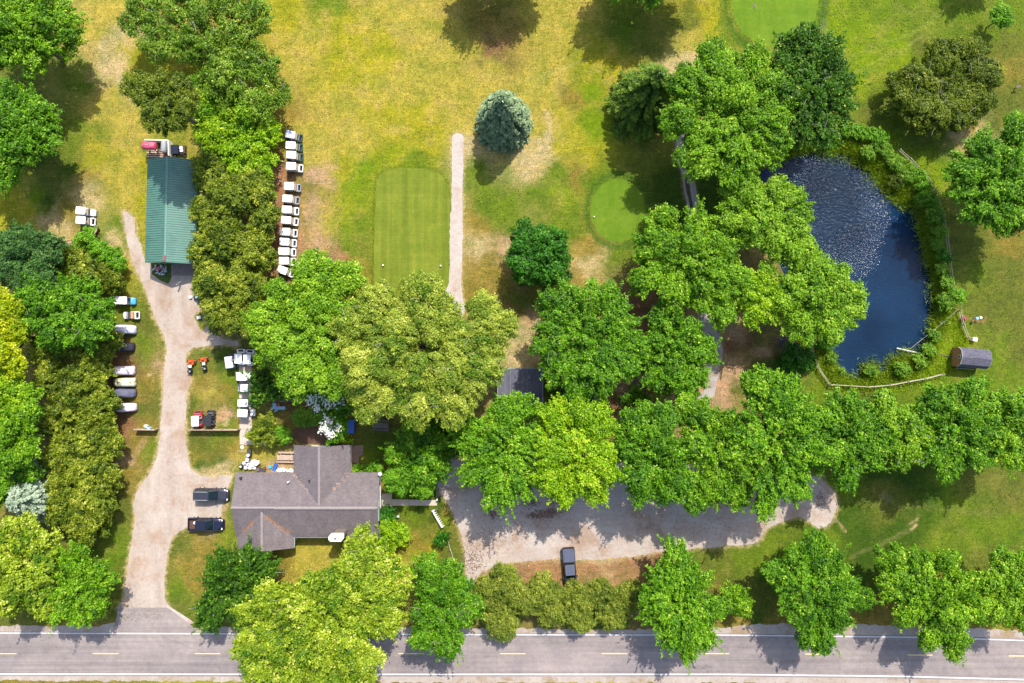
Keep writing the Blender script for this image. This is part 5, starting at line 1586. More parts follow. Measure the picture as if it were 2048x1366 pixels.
def pavilion():
    r = empty('pavilion', (1.2, -6.5, 0), 0, 'open shelter with a flat dark grey roof between the willow and the green tree', 'shelter')
    m = MB(); m.box(0, 0, 2.85, 6.5, 5.2, .18); m.build('roof', K['flatroof'], r)
    m = MB()
    for a in ((0, 2.6, 6.6, .08), (0, -2.6, 6.6, .08)): m.box(a[0], a[1], 2.83, a[2], a[3], .24)
    for x in (-3.28, 3.28): m.box(x, 0, 2.83, .08, 5.12, .24)
    m.build('fascia', K['grey'], r)
    for x in (-3, 0, 3):
        for y in (-2.35, 2.35):
            m = MB(); m.box(x, y, 0, .16, .16, 2.85); m.build('post', K['wood'], r)
    m = MB()
    for x in (-2.2, -1.4, 0.3, 1.0): m.box(x, .3, 3.035, .02, 4.9, .012)
    m.build('roof_seam', K['grey'], r)


pavilion()


def shed():
    r = empty('garden_shed', (67.85, -2.45, 0), R(-5), 'small brown barn style shed with a violet grey shingle roof beside the pond', 'shed')
    prof = [(-1.45, 1.75), (-1.05, 2.45), (0, 2.85), (1.05, 2.45), (1.45, 1.75)]
    m = MB()
    pts = [(-1.4, 0)] + [(-1.4, 1.75), (-1.0, 2.38), (0, 2.75), (1.0, 2.38), (1.4, 1.75)] + [(1.4, 0)]
    n = len(pts)
    m.add([(x, y, z) for x in (-2.0, 2.0) for y, z in pts], [tuple(range(n)), tuple(range(2 * n - 1, n - 1, -1))] + [(i, n + i, n + (i + 1) % n, (i + 1) % n) for i in range(n)])
    m.build('wall', K['bsiding'], r)
    m = MB()
    for y in [(-1.3 + .2 * i) for i in range(14)]: m.box(-2.012, y, 0, .02, .03, 1.75 + (.55 if abs(y) < 1.05 else .1))
    m.build('batten', K['dwood'], r)
    rf = MB()
    n = len(prof)
    vs = [(x, y, z + d) for x in (-2.12, 2.12) for d in (.0, .1) for y, z in prof]
    fs = []
    for i in range(n - 1):
        fs += [(n + i, n + i + 1, 3 * n + i + 1, 3 * n + i), (i, 2 * n + i, 2 * n + i + 1, i + 1)]
        fs += [(i, i + 1, n + i + 1, n + i), (2 * n + i, 3 * n + i, 3 * n + i + 1, 2 * n + i + 1)]
    fs += [(0, n, 3 * n, 2 * n), (n - 1, 3 * n - 1, 4 * n - 1, 2 * n - 1)]
    rf.add(vs, fs); rf.build('roof', K['shedroof'], r)
    for x in (-2.14, 2.14):
        m = MB()
        for (y0, z0), (y1, z1) in zip(prof[:-1], prof[1:]): m.cyl((x, y0, z0 + .04), (x, y1, z1 + .04), .045, .045, 4)
        m.build('trim', K['lgrey'], r)
    window(r, -2.03, 0.05, 1.75, .36, .36, -1, 0)
    m = MB(); m.box(.1, -1.43, 0, 1.1, .06, 1.6); m.build('door', K['dwood'], r)
    m = MB(); m.box(.1, -1.62, .12, 2.7, .06, .08); m.build('ledge', K['lgrey'], r)
    m = MB(); m.box(-2.9, .1, .03, 1.7, .14, .12, R(-4)); m.build('ramp_beam', K['dwood'], r)


shed()


# ------------------------------------------------------------------ vehicles
def loft(m, secs):
    n = len(secs[0][1])
    vs = [(x, y, z) for x, ring in secs for y, z in ring]
    fs = [tuple(range(n - 1, -1, -1)), tuple(range((len(secs) - 1) * n, len(secs) * n))]
    for i in range(len(secs) - 1):
        for k in range(n):
            fs.append((i * n + k, i * n + (k + 1) % n, (i + 1) * n + (k + 1) % n, (i + 1) * n + k))
    m.add(vs, fs)
    return m


def ring(hw, zb, zt, top=.86):
    return [(-hw * .94, zb), (-hw, zb + (zt - zb) * .35), (-hw * .985, zt - .1), (-hw * top, zt), (-hw * .4, zt + .03), (hw * .4, zt + .03), (hw * top, zt), (hw * .985, zt - .1), (hw, zb + (zt - zb) * .35), (hw * .94, zb)]


def wheel(parent, x, y, r=.36, w=.24, rim='lgrey'):
    m = MB(); m.cyl((x, y - w / 2, r), (x, y + w / 2, r), r, r, 18)
    o = m.build('wheel', K['rubber'], parent)
    s = 1 if y > 0 else -1
    m = MB(); m.cyl((x, y + s * (w / 2 - .02), r), (x, y + s * (w / 2 + .02), r), r * .62, r * .58, 12); m.build('rim', K[rim], o)


def car(name, label, loc, rz, paint, roofpaint, L=4.9, Wd=1.9, roof=(-2.2, -.05), ws=1.1, bed=None, cover=None, zr=1.72, rails=False):
    root = empty(name, loc, rz, label, 'pickup truck' if bed else 'car')
    h, hw = L / 2, Wd / 2
    x0 = bed if bed else -h
    fr = [(ws, ring(hw, .32, 1.02)), (ws + .5 * (h - ws), ring(hw * .97, .34, .99)), (h - .35, ring(hw * .92, .36, .90)), (h - .1, ring(hw * .80, .38, .78)), (h, ring(hw * .62, .42, .66))]
    if bed:
        secs = [(x0, ring(hw, .34, 1.0)), (0, ring(hw, .32, 1.0))] + fr
    else:
        secs = [(-h, ring(hw * .80, .45, .80)), (-h + .12, ring(hw * .93, .38, .98)), (-h + .6, ring(hw, .34, 1.0)), (0, ring(hw, .32, 1.0))] + fr
    loft(MB(), secs).build('body', K[paint], root, True)
    # cabin glass
    rx0, rx1 = roof
    def gr(hb, ht, zt): return [(-hb, .96), (-ht, zt - .05), (-ht + .1, zt), (ht - .1, zt), (ht, zt - .05), (hb, .96)]
    back = rx0 - (.12 if bed else .25)
    loft(MB(), [(max(back, x0 + .05), gr(hw * .88, hw * .80, 1.02)), (rx0 + .02, gr(hw * .88, hw * .72, zr - .05)), (rx1, gr(hw * .88, hw * .72, zr - .03)), (ws + .05, gr(hw * .86, hw * .78, 1.03))]).build('windows', K['glass'], root)
    if not bed:
        m = MB(); m.prism(rrect(-h + .22, 0, .3, hw * 1.2, .08), .98, 1.05, .02); m.build('tailgate_sill', K['black'], root)
    rf = MB(); rf.prism(rrect((rx0 + rx1) / 2, 0, rx1 - rx0, hw * 1.46, .14), zr - .06, zr + .03, .03); ro = rf.build('roof', K[roofpaint], root)
    m = MB()
    for i in range(5): m.box((rx0 + rx1) / 2, -hw * .42 + i * hw * .21, zr + .03, (rx1 - rx0) * .8, .022, .012)
    m.build('roof_rib', K['black'], ro)
    for s in (-1, 1):
        m = MB(); m.path([(rx1 - .05, s * hw * .71, zr - .03), (ws + .03, s * hw * .82, 1.03)], .035, .04, 5); m.build('pillar', K[roofpaint], root)
        m = MB(); m.path([((rx0 + rx1) / 2, s * hw * .72, zr - .05), ((rx0 + rx1) / 2, s * hw * .89, .97)], .035, .04, 5); m.build('pillar', K[paint], root)
        m = MB(); m.box(ws - .25, s * (hw + .10), .98, .12, .22, .16); m.build('mirror', K['black'], root)
        m = MB(); m.box(h - .24, s * hw * .66, .74, .26, hw * .26, .12, -s * .35); m.build('headlight', K['lightm'], root)
        for x in (-h + .95, h - .95): wheel(root, x, s * (hw - .10))
        if rails:
            m = MB(); m.cyl((rx0 + .15, s * hw * .62, zr + .08), (rx1 - .15, s * hw * .62, zr + .08), .025, .025, 5); m.build('roof_rail', K['lgrey'], root)
    m = MB(); m.prism(rrect((ws + h) / 2 + .02, 0, (h - ws) * .62, hw * 1.1, .1), .98, 1.035, .02); m.build('hood', K[roofpaint if roofpaint == 'char' else paint], root)
    m = MB(); m.box(h - .03, 0, .38, .14, Wd * .72, .16); m.build('bumper', K['black'], root)
    m = MB(); m.box(-h - .02, 0, .42, .14, Wd * .84, .16); m.build('bumper', K['black'], root)
    m = MB(); m.box(ws + .1, 0, 1.02, .16, Wd * .7, .03); m.build('wiper_cowl', K['black'], root)
    if bed:
        m = MB()
        bl = bed + h
        cx = (-h + bed) / 2
        m.box(cx, 0, .40, bl, Wd * .96, .20)
        for s in (-1, 1): m.box(cx, s * (hw - .09), .6, bl, .16, .44)
        m.box(-h + .05, 0, .6, .10, Wd - .34, .44)
        b = m.build('truck_bed', K[paint], root)
        if cover:
            m = MB(); m.prism(rrect(cx, 0, bl - .06, Wd * .88, .08), 1.05, 1.12, .03)
            bc = m.build('bed_cover', K[cover], root)
            m = MB()
            for i in (-.62, -.25, .25, .62): m.box(cx, i, 1.12, bl * .9, .03, .015)
            m.build('cover_rib', K['black'], bc)
        else:
            m = MB(); m.box(cx, 0, .6, bl - .2, Wd - .36, .03); m.build('bed_liner', K['rust'], b)
    return root


car('suv', 'charcoal estate car with a ribbed roof, parked above the navy pickup', (*W(422.5, 990, .9)[:2], 0), R(-1), 'char', 'char', 5.05, 1.95, (-2.35, -.05), 1.05, rails=True)
car('pickup_truck', 'navy pickup with an open bed, parked below the charcoal car', (*W(411, 1049, .9)[:2], 0), R(-1), 'navy', 'navy', 5.2, 1.9, (-1.2, .35), 1.15, bed=-1.3)
w = W(389.5, 1046, .9)
m = MB(); m.lathe(0, 0, [(.12, 0), (.2, .1), (.22, .3), (.17, .34), (.05, .36)], 12)
o = m.build('bucket', K['white']); o.location = (w.x, w.y, .63); tag(o, 'white bucket standing in the bed of the navy pickup', 'bucket')
car('pickup_truck', 'slate blue pickup with a covered bed, nosed into the clipped conifers', (*W(1139, 1134, .9)[:2], 0), R(-86), 'black', 'slate', 5.5, 1.9, (-.55, 1.0), 1.6, bed=-.75, cover='slate')


def cart_body(root, body, seat, rear=True, hood=None):
    hood = hood or body
    m = MB(); m.prism(rrect(-.05, 0, 2.2, 1.08, .12), .24, .38, .03); m.build('floor', K['dark'], root)
    m = MB(); loft(m, [(.62, [(-.5, .36), (-.5, .80), (-.3, .88), (.3, .88), (.5, .80), (.5, .36)]), (.95, [(-.52, .3), (-.5, .70), (-.3, .78), (.3, .78), (.5, .70), (.52, .3)]), (1.18, [(-.44, .3), (-.40, .52), (-.2, .58), (.2, .58), (.40, .52), (.44, .3)])])
    m.build('front_cowl', K[hood], root)
    m = MB(); m.prism(rrect(-.32, 0, .62, 1.10, .06), .36, .66)
    if rear:
        m.box(-.72, 0, .36, .24, 1.14, .34)
        for s in (-1, 1): m.box(-.95, s * .49, .36, .46, .2, .42, 0, .9, .8)
        m.box(-1.18, 0, .36, .08, .98, .2)
    m.build('rear_body', K[body], root)
    if rear:
        m = MB(); m.box(-.98, 0, .36, .34, .8, .10); m.build('bag_well', K['dark'], root)
        m = MB()
        for y in (-.28, .02, .28): m.cyl((-.98 + .05 * (y > 0), y, .44), (-.92, y + .02, .78), .09, .10, 7)
        m.build('bag_holder', K['dark'], root)
        m = MB(); m.path([(-.78, -.42, .7), (-.86, -.42, .98), (-.86, .42, .98), (-.78, .42, .7)], .02, .02, 5)
        m.build('bag_rack', K['lgrey'], root)
    m = MB(); m.prism(rrect(-.28, 0, .52, 1.02, .08), .66, .78, .04); m.build('seat', K[seat], root)
    m = MB(); m.prism(rrect(-.57, 0, .12, 1.0, .05), .82, 1.16, .03); m.build('seat_back', K[seat], root)
    m = MB(); m.torus((.36, .25, .95), .16, .018, 'z', 12, 5); m.cyl((.36, .25, .94), (.62, .25, .6), .02); m.build('steering_wheel', K['black'], root)
    for x in (-.78, .82):
        for s in (-1, 1): wheel(root, x, s * .48, .22, .18, 'lgrey')


def cart(label, loc, rz, body='white', seat='seat', roof='white', rl=1.42, rw=1.12, rear=True, hood=None, group=None, rx=.18, windshield=False):
    root = empty('golf_cart', loc, rz, label, 'golf cart', group)
    cart_body(root, body, seat, rear, hood)
    m = MB(); m.prism(rrect(rx, 0, rl, rw, .11), 1.76, 1.83, .035)
    ro = m.build('roof', K[roof], root)
    m = MB(); m.box(rx, rw * .36, 1.83, rl * .82, .03, .012); m.box(rx, -rw * .36, 1.83, rl * .82, .03, .012); m.build('roof_ridge', K[roof], ro)
    for x, x2 in ((rx + rl / 2 - .14, .72), (rx - rl / 2 + .12, -.66)):
        for s in (-1, 1):
            m = MB(); m.cyl((x2, s * .46, .6), (x, s * (rw / 2 - .08), 1.77), .02, .02, 5); m.build('roof_post', K['lgrey'], root)
    return root


def fix(label, px, py, rz, off=.18, zz=1.8):
    p = W(px, py, zz)
    return (p.x - off * math.cos(rz), p.y - off * math.sin(rz), 0)


RG = 'golf carts of the long row right of the barn cedars'
ROW = [(580.5, 268.7, -11, 'lilac', 'dgreen', 'tilted golf cart with a lilac grey roof at the top end of the long row', 'white'),
       (581, 290.3, -3, 'white', 'dgreen', 'white roofed golf cart second from the top of the long row', None),
       (582.2, 309.5, -4, 'white', 'dgreen', 'white roofed golf cart third from the top of the long row', None),
       (581.8, 331.8, -3, 'white', 'white', 'white roofed golf cart just above the wide gap in the long row', None),
       (577.8, 372.0, -1, 'white', 'grey', 'white roofed golf cart just below the wide gap in the long row', None),
       (574.7, 397.0, -3, 'white', 'grey', 'white roofed golf cart second below the wide gap in the long row', None),
       (573.3, 419.0, -2, 'white', 'white', 'white roofed golf cart third below the wide gap in the long row', None),
       (572.2, 439.8, -4, 'white', 'white', 'white roofed golf cart fourth below the wide gap in the long row', None),
       (570.4, 463.2, -3, 'white', 'white', 'white roofed golf cart fifth below the wide gap in the long row', None),
       (568.6, 483.4, -3, 'white', 'white', 'white roofed golf cart sixth below the wide gap in the long row', None),
       (567.5, 502.5, -1, 'cream', 'white', 'golf cart with a longer cream roof just above the linden leaves', None),
       (567.5, 521.5, 0, 'white', 'white', 'golf cart half hidden by the top of the linden', None),
       (564.5, 540.0, -20, 'white', 'white', 'lowest golf cart of the long row, almost hidden by the linden', None)]
protos = {}
for px, py, t, rf, bd, lab_, rear_ in ROW:
    rz = R(180 + t)
    key = (rf, bd)
    loc = fix(None, px, py, rz)
    if key in protos:
        c = copy_tree(protos[key]); c.location = loc; c.rotation_euler = (0, 0, rz); c['label'] = lab_
    else:
        protos[key] = cart(lab_, loc, rz, bd, 'seat', rf, 1.62 if rf == 'cream' else 1.44, 1.1, group=RG)


def dupcart(src, label, px, py, rz, group, off=.18):
    c = copy_tree(src); c.location = fix(None, px, py, rz, off); c.rotation_euler = (0, 0, rz); c['label'] = label
    if group: c['group'] = group
    elif 'group' in c: del c['group']
    return c


pw = protos[('white', 'white')]
c = dupcart(pw, 'lower of the two white golf carts above the dark pine', 161, 440, R(180 - 3), 'pair of white carts above the pine')
c2 = cart('upper of the two white golf carts above the dark pine, with a white rear lid', fix(None, 161, 421.5, R(-5)), R(-5), 'white', 'tan', 'white', 1.4, 1.1, group='pair of white carts above the pine', rx=-.3)
c2.location = (c2.location.x + .45, c2.location.y, 0)
# carts on the slab above the house
SG = 'golf carts parked on the concrete strip'
c = cart('golf cart with a cream roof and green front, leftmost of the trio on the slab', fix(None, 457.5, 724.7, R(-82)), R(-82), 'dgreen', 'seat', 'cover', 1.72, 1.15, rear=False, group=SG)
dupcart(pw, 'golf cart in the middle of the trio on the slab', 475.8, 717.3, R(-90), SG)
dupcart(pw, 'golf cart at the right of the trio on the slab', 493.8, 718.5, R(-92), SG)
cart('golf cart with the longest white roof, just below the trio', fix(None, 484.6, 753.2, R(0)), 0, 'white', 'seat', 'white', 1.7, 1.18, group=SG)
cart('golf cart with a small square roof half under the dark shrub', fix(None, 488.3, 776, R(0)), 0, 'grey', 'seat', 'white', 1.1, 1.12, group=SG)
cart('white roofed golf cart with a green nose on the slab', fix(None, 485.3, 806.2, 0, -.25), 0, 'dgreen', 'seat', 'white', 1.5, 1.08, group=SG, rx=-.25)
cart('white roofed golf cart with a white nose, lowest on the slab', fix(None, 484.6, 826.5, R(-3), -.25), R(-3), 'white', 'tan', 'white', 1.5, 1.12, group=SG, rx=-.25)
cart('red golf cart with a white roof by the plank fence', fix(None, 389.8, 842.6, R(-88)), R(-88), 'red', 'seat', 'white', 1.5, 1.12)
cart('black golf cart with a black roof beside the red cart', fix(None, 414.6, 841.5, R(-92)), R(-92), 'black', 'black', 'black', 1.6, 1.2)
# left column
cart('golf cart with a worn white roof and a bright blue front, left of the driveway', fix(None, 241, 600.5, R(-2), -.35), R(-2), 'lilac', 'tan', 'white', 1.8, 1.15, group=None, hood='skyblue', rx=-.35)
w = W(262, 630.5, .6)
root = empty('roofless_cart', (w.x, w.y, 0), R(181), 'roofless white golf cart with a tan bench, left of the driveway', 'golf cart')
cart_body(root, 'white', 'tan', True)


def covered(label, px, py, L, Wd, mat, rz=0, seed=1, nose=.75):
    """golf cart under a fitted fabric cover: high over the roof, sloping at the front"""
    rg = random.Random(seed)
    w = W(px, py, 1.1)
    root = empty('covered_cart', (w.x, w.y, 0), rz, label, 'golf cart', 'fabric covered carts left of the driveway')
    m = MB()
    h, hw = L / 2, Wd / 2
    st = [(-h, .62, .95), (-h + .12, .86, 1.55), (-h + .5, .96, 1.78), (-.2, 1.0, 1.80), (h * .35, .97, 1.72), (h * .62, .95, 1.2), (h * .85, .88 * nose / .75, .98), (h * .97, .7, .8), (h, .45, .55)]
    secs = []
    n = 18
    for x, k, zt in st:
        rr_ = []
        for i in range(n):
            t = math.pi * i / (n - 1)
            y = -math.cos(t)
            z = math.sin(t)
            y = math.copysign(abs(y) ** .55, y) * hw * k * (1 + rg.uniform(-.035, .035))
            zz = .08 + (zt - .08) * min(1, z ** .42) + rg.uniform(-.045, .045) * (z > .3)
            rr_.append((y * (1.06 - .1 * z), zz))
        secs.append((x + rg.uniform(-.02, .02), rr_))
    loft(m, secs).build('fabric_cover', K[mat], root, True)
    for x in (-.8, .82):
        for s in (-1, 1): wheel(root, x, s * (hw - .16), .22, .16)
    return root


covered('cart under a crumpled whitish cover, topmost of the covered carts', 249, 658.5, 2.75, 1.3, 'cover', R(-3), 1)
covered('cart under a black cover left of the driveway', 246.5, 694, 2.5, 1.3, 'kcover', R(-2), 2)
covered('cart under a pinkish white cover with square corners', 245.5, 741.3, 2.9, 1.28, 'pcover', 0, 3, .9)
covered('cart under a mottled cream and green cover', 248, 765, 2.8, 1.3, 'mcover', 0, 4, .85)
covered('cart under a dark grey cover', 248.3, 786.5, 2.75, 1.3, 'gcover', R(-3), 5)
covered('cart under a white cover, lowest of the covered carts', 250, 815.5, 2.7, 1.25, 'pcover', R(1), 6)


def mower(label, px, py, rz, g):
    w = W(px, py, .6)
    r = empty('bunker_rake', (w.x, w.y, 0), rz, label, 'mower', g)
    m = MB(); m.box(.55, 0, .45, .7, .62, .16); m.box(.85, 0, .38, .10, 1.25, .10); m.box(.45, 0, .6, .35, .9, .06); m.build('frame', K['orange'], r)
    m = MB(); m.prism(rrect(.7, .0, .3, .5, .06), .62, .9, .05); m.build('front_shield', K['orange'], r)
    for s in (-1, 1):
        wheel(r, .62, s * .52, .26, .24, 'orange')
        m = MB(); m.box(.95, s * .48, .2, .1, .55, .06, s * .3); m.build('blade_arm', K['rust'], r)
    wheel(r, -.95, .12, .24, .22, 'lgrey')
    m = MB(); m.prism(rrect(-.05, 0, .45, .48, .1), .62, .74, .04); m.build('seat', K['cream'], r)
    m = MB(); m.prism(rrect(-.30, 0, .12, .44, .05), .7, 1.05, .03); m.build('seat_back', K['black'], r)
    m = MB(); m.prism(rrect(-.72, 0, .62, .60, .08), .35, .78, .08); m.build('engine', K['black'], r)
    m = MB(); m.cyl((-.8, -.12, .78), (-.8, -.12, .86), .13, .13, 10); m.cyl((-.6, .15, .78), (-.6, .15, .84), .08, .08, 8); m.build('air_filter', K['grey'], r)
    m = MB(); m.torus((.35, 0, .98), .17, .02, 'z', 12, 5); m.cyl((.35, 0, .97), (.55, 0, .6), .025); m.build('steering_wheel', K['black'], r)
    return r


a = mower('left of the two orange and black three wheeled mowers beside the driveway', 380.5, 732, R(82), 'orange mowers')
b = copy_tree(a); w = W(407.5, 727, .6); b.location = (w.x, w.y, 0); b.rotation_euler = (0, 0, R(98)); b['label'] = 'right of the two orange and black three wheeled mowers, further from the driveway'


# ------------------------------------------------------------------ fences
def plank_fence(label, a, b, h, mat='wood'):
    p, q = W(*a), W(*b)
    r = empty('plank_fence', p, math.atan2(q.y - p.y, q.x - p.x), label, 'fence')
    L = (q - p).length
    m = MB()
    n = int(L / .14)
    rg = random.Random(4)
    for i in range(n): m.box((i + .5) * L / n, .0, .05, L / n - .012, .025, h + rg.uniform(-.03, .03))
    m.build('boards', K[mat], r)
    for z in (.3, h - .25):
        m = MB(); m.box(L / 2, .045, z, L, .05, .09); m.build('rail', K[mat], r)
    k = max(2, int(L / 2.2) + 1)
    for i in range(k):
        m = MB(); m.box(.06 + i * (L - .12) / (k - 1), .11, 0, .09, .09, h + .02); m.build('post', K[mat], r)


plank_fence('plank fence between the driveway and the concrete strip', (383, 858), (482, 858.5), 1.45)
plank_fence('short plank fence at the lowest covered cart', (276, 857.5), (318, 858.5), 1.35)


def rail_fence(label, pts, posts=1, h=1.0, two=True, name='rail_fence', mat='gwood'):
    P0 = W(*pts[0])
    r = empty(name, P0, 0, label, 'fence')
    Wp = [W(*p) - P0 for p in pts]
    for i, p in enumerate(Wp):
        m = MB(); m.box(p.x, p.y, 0, .13, .13, h + .08); m.build('post', K[mat], r)
        if i:
            q = Wp[i - 1]
            d = (p - q).normalized()
            for z in ((h * .9, h * .45) if two else (h * .8,)):
                m = MB(); m.cyl(q - d * .08 + Vector((0, 0, z)), p + d * .08 + Vector((0, 0, z - .02)), .065, .05, 6); m.build('rail', K[mat], r)


def chop(line, step):
    out = [line[0]]
    for a, b in zip(line[:-1], line[1:]):
        L = math.hypot(b[0] - a[0], b[1] - a[1]); n = max(1, round(L / step))
        out += [(a[0] + (b[0] - a[0]) * k / n, a[1] + (b[1] - a[1]) * k / n) for k in range(1, n + 1)]
    return out


rail_fence('two rail fence along the right side of the pond', chop([(1794, 302), (1815, 320), (1840, 345), (1858, 368), (1870, 395), (1880, 430), (1888, 470), (1893, 510), (1898, 555), (1908, 600)], 34))
rail_fence('grey rail fence from the round bush down to the white box', [(1914, 622), (1921, 650), (1931, 676)], h=1.0)
rail_fence('pale rail fence around the lower left end of the pond', chop([(1618, 686), (1622, 705), (1634, 738), (1656, 769), (1696, 771), (1732, 773.5), (1775, 770), (1812, 763), (1846, 757), (1880, 748)], 36))
rail_fence('old timber rail between the white rack and the lot', [(896, 1080), (901, 1098), (908, 1120)], h=.45, two=False)
# long timber edging behind the cart row
m = MB()
ln = [(567, 326), (564, 352), (561, 365), (560, 400), (557, 440), (554, 480), (551, 520), (550, 545)]
P0 = W(567, 326)
for a, b in zip(ln[:-1], ln[1:]):
    p, q = W(*a) - P0, W(*b) - P0
    m.cyl(p + Vector((0, 0, .08)), q + Vector((0, 0, .08)), .09, .09, 6)
o = m.build('timber_edging', K['rwood']); o.location = P0; tag(o, 'reddish timber edging behind the long row of carts', 'edging')
for i, (x, y, l) in enumerate(((567, 325, 'short white stake with a hooked top left of the fourth cart'), (563, 364, 'short white stake with a hooked top left of the fifth cart'))):
    w = W(x, y)
    m = MB(); m.path([(0, 0, 0), (0, 0, .9), (.3, -.1, .98)], .045, .045, 6)
    o = m.build('stake', K['white']); o.location = w; tag(o, l, 'stake')


# ------------------------------------------------------------------ small things
def picnic(label, px, py, rz, mat='wood', L=2.4):
    w = W(px, py, .7)
    r = empty('picnic_table', (w.x, w.y, 0), rz, label, 'picnic table', 'picnic tables')
    m = MB()
    for i in range(5): m.box(0, -.32 + i * .16, .72, L, .145, .04)
    m.build('tabletop', K[mat], r)
    for s in (-1, 1):
        m = MB()
        for k in (0, 1): m.box(0, s * (.62 + .14 * k), .43, L, .13, .04)
        m.build('bench_seat', K[mat], r)
        m = MB()
        m.cyl((s * L * .34, -.72, .02), (s * L * .34, -.12, .72), .04, .04, 5); m.cyl((s * L * .34, .72, .02), (s * L * .34, .12, .72), .04, .04, 5)
        m.box(s * L * .34, 0, .36, .06, 1.5, .07)
        m.build('trestle', K[mat], r)
    return r


picnic('sunlit picnic table left of the north wing of the house', 570.5, 915, R(-1))
a = picnic('dark weathered picnic table in the shade right of the blue covered box', 761.5, 851, R(-4), 'dwood', 2.35)
for px, py, rz, l in ((753, 820, -60, 'dark picnic table mostly hidden under the lower edge of the willow'), (1273, 773, 45, 'dark picnic table on bare ground under the trees, set at an angle')):
    b = copy_tree(a); w = W(px, py, .7); b.location = (w.x, w.y, 0); b.rotation_euler = (0, 0, R(rz)); b['label'] = l

# blue tarp covered box
w = W(702, 853.8, .8)
r = empty('covered_grill', (w.x, w.y, 0), R(-2), 'box under a blue tarp between the flowering tree and the dark picnic table', 'covered box')
m = MB(); m.prism(rrect(-.05, 0, 1.05, 1.9, .08), .25, .92, .08); m.build('tarp', K['tarp'], r, False)
m = MB(); m.box(.58, .0, .4, .14, 1.6, .35); m.build('side_shelf', K['black'], r)
for x in (-.45, .4):
    for y in (-.8, .8):
        m = MB(); m.cyl((x, y, 0), (x, y, .3), .05); m.build('leg', K['black'], r)
# light blue glider
w = W(556, 815, .5)
r = empty('garden_bench', (w.x, w.y, 0), R(2), 'light blue L shaped bench with round ends in the shade above the olive shrub', 'bench')
m = MB(); m.prism(rrect(.25, -.1, 1.6, .5, .06), .42, .5, .02); m.build('seat', K['lblue'], r)
m = MB(); m.prism(rrect(-.5, .25, .55, .9, .06), .5, .6, .02); m.build('table', K['lblue'], r)
m = MB(); m.box(-.4, -.5, .3, .5, .2, .1, .4); m.build('foot_rest', K['lblue'], r)
m = MB(); m.box(.1, .35, .0, .3, .4, .55); m.build('red_box', K['orange'], r)
for x in (-.4, .9):
    for y in (-.28, .08): m = MB(); m.cyl((x, y, 0), (x, y, .42), .04); m.build('leg', K['lgrey'], r)
m = MB(); m.torus((-.95, -.15, .45), .13, .04, 'z'); m.build('ring', K['white'], r)

# barrow, junk by the house
w = W(499, 905, .5)
r = empty('wheelbarrow', (w.x, w.y, 0), R(90), 'black barrow with thin handles pointing left, near the white pile', 'wheelbarrow')
m = MB(); m.prism(rrect(0, 0, 1.15, .62, .2), .3, .7, .0, 1.0); m.build('tub', K['black'], r)
m = MB(); m.prism(rrect(0, 0, .95, .46, .15), .7, .705); m.build('tub_liner', K['dark'], r)
for s in (0, 1):
    m = MB(); m.path([(.45 - s * .25, .2, .6), (.35 - s * .25, .9, .62), (.32 - s * .12, 1.75, .7)], .025); m.build('handle', K['gwood'], r)
m = MB(); m.cyl((.35, -.1, .2), (.35, .1, .2), .2, .2, 12); m.build('wheel', K['rubber'], r)
for x in (-.3,):
    m = MB(); m.path([(x, -.2, .35), (x, -.2, 0), (x, .2, 0), (x, .2, .35)], .02); m.build('leg', K['grey'], r)
w = W(497.6, 910, .7)
m = MB(); m.lathe(0, 0, [(.16, 0), (.2, .28), (.22, .30), (.2, .34), (.1, .36)], 12); o = m.build('bucket', K['white']); o.location = (w.x, w.y, .71); tag(o, 'white lidded bucket standing in the black barrow', 'bucket')
w = W(482, 933, .4)
m = MB(); m.lathe(0, 0, [(.26, 0), (.3, .3), (.3, .55), (.14, .57)], 12)
r = empty('trash_can', (w.x, w.y, 0), 0, 'small black can with a white lid at the left end of the white pile', 'can')
m.build('can', K['black'], r)
m = MB(); m.lathe(0, 0, [(.15, .57), (.15, .62), (.05, .64)], 10); m.build('lid', K['white'], r)


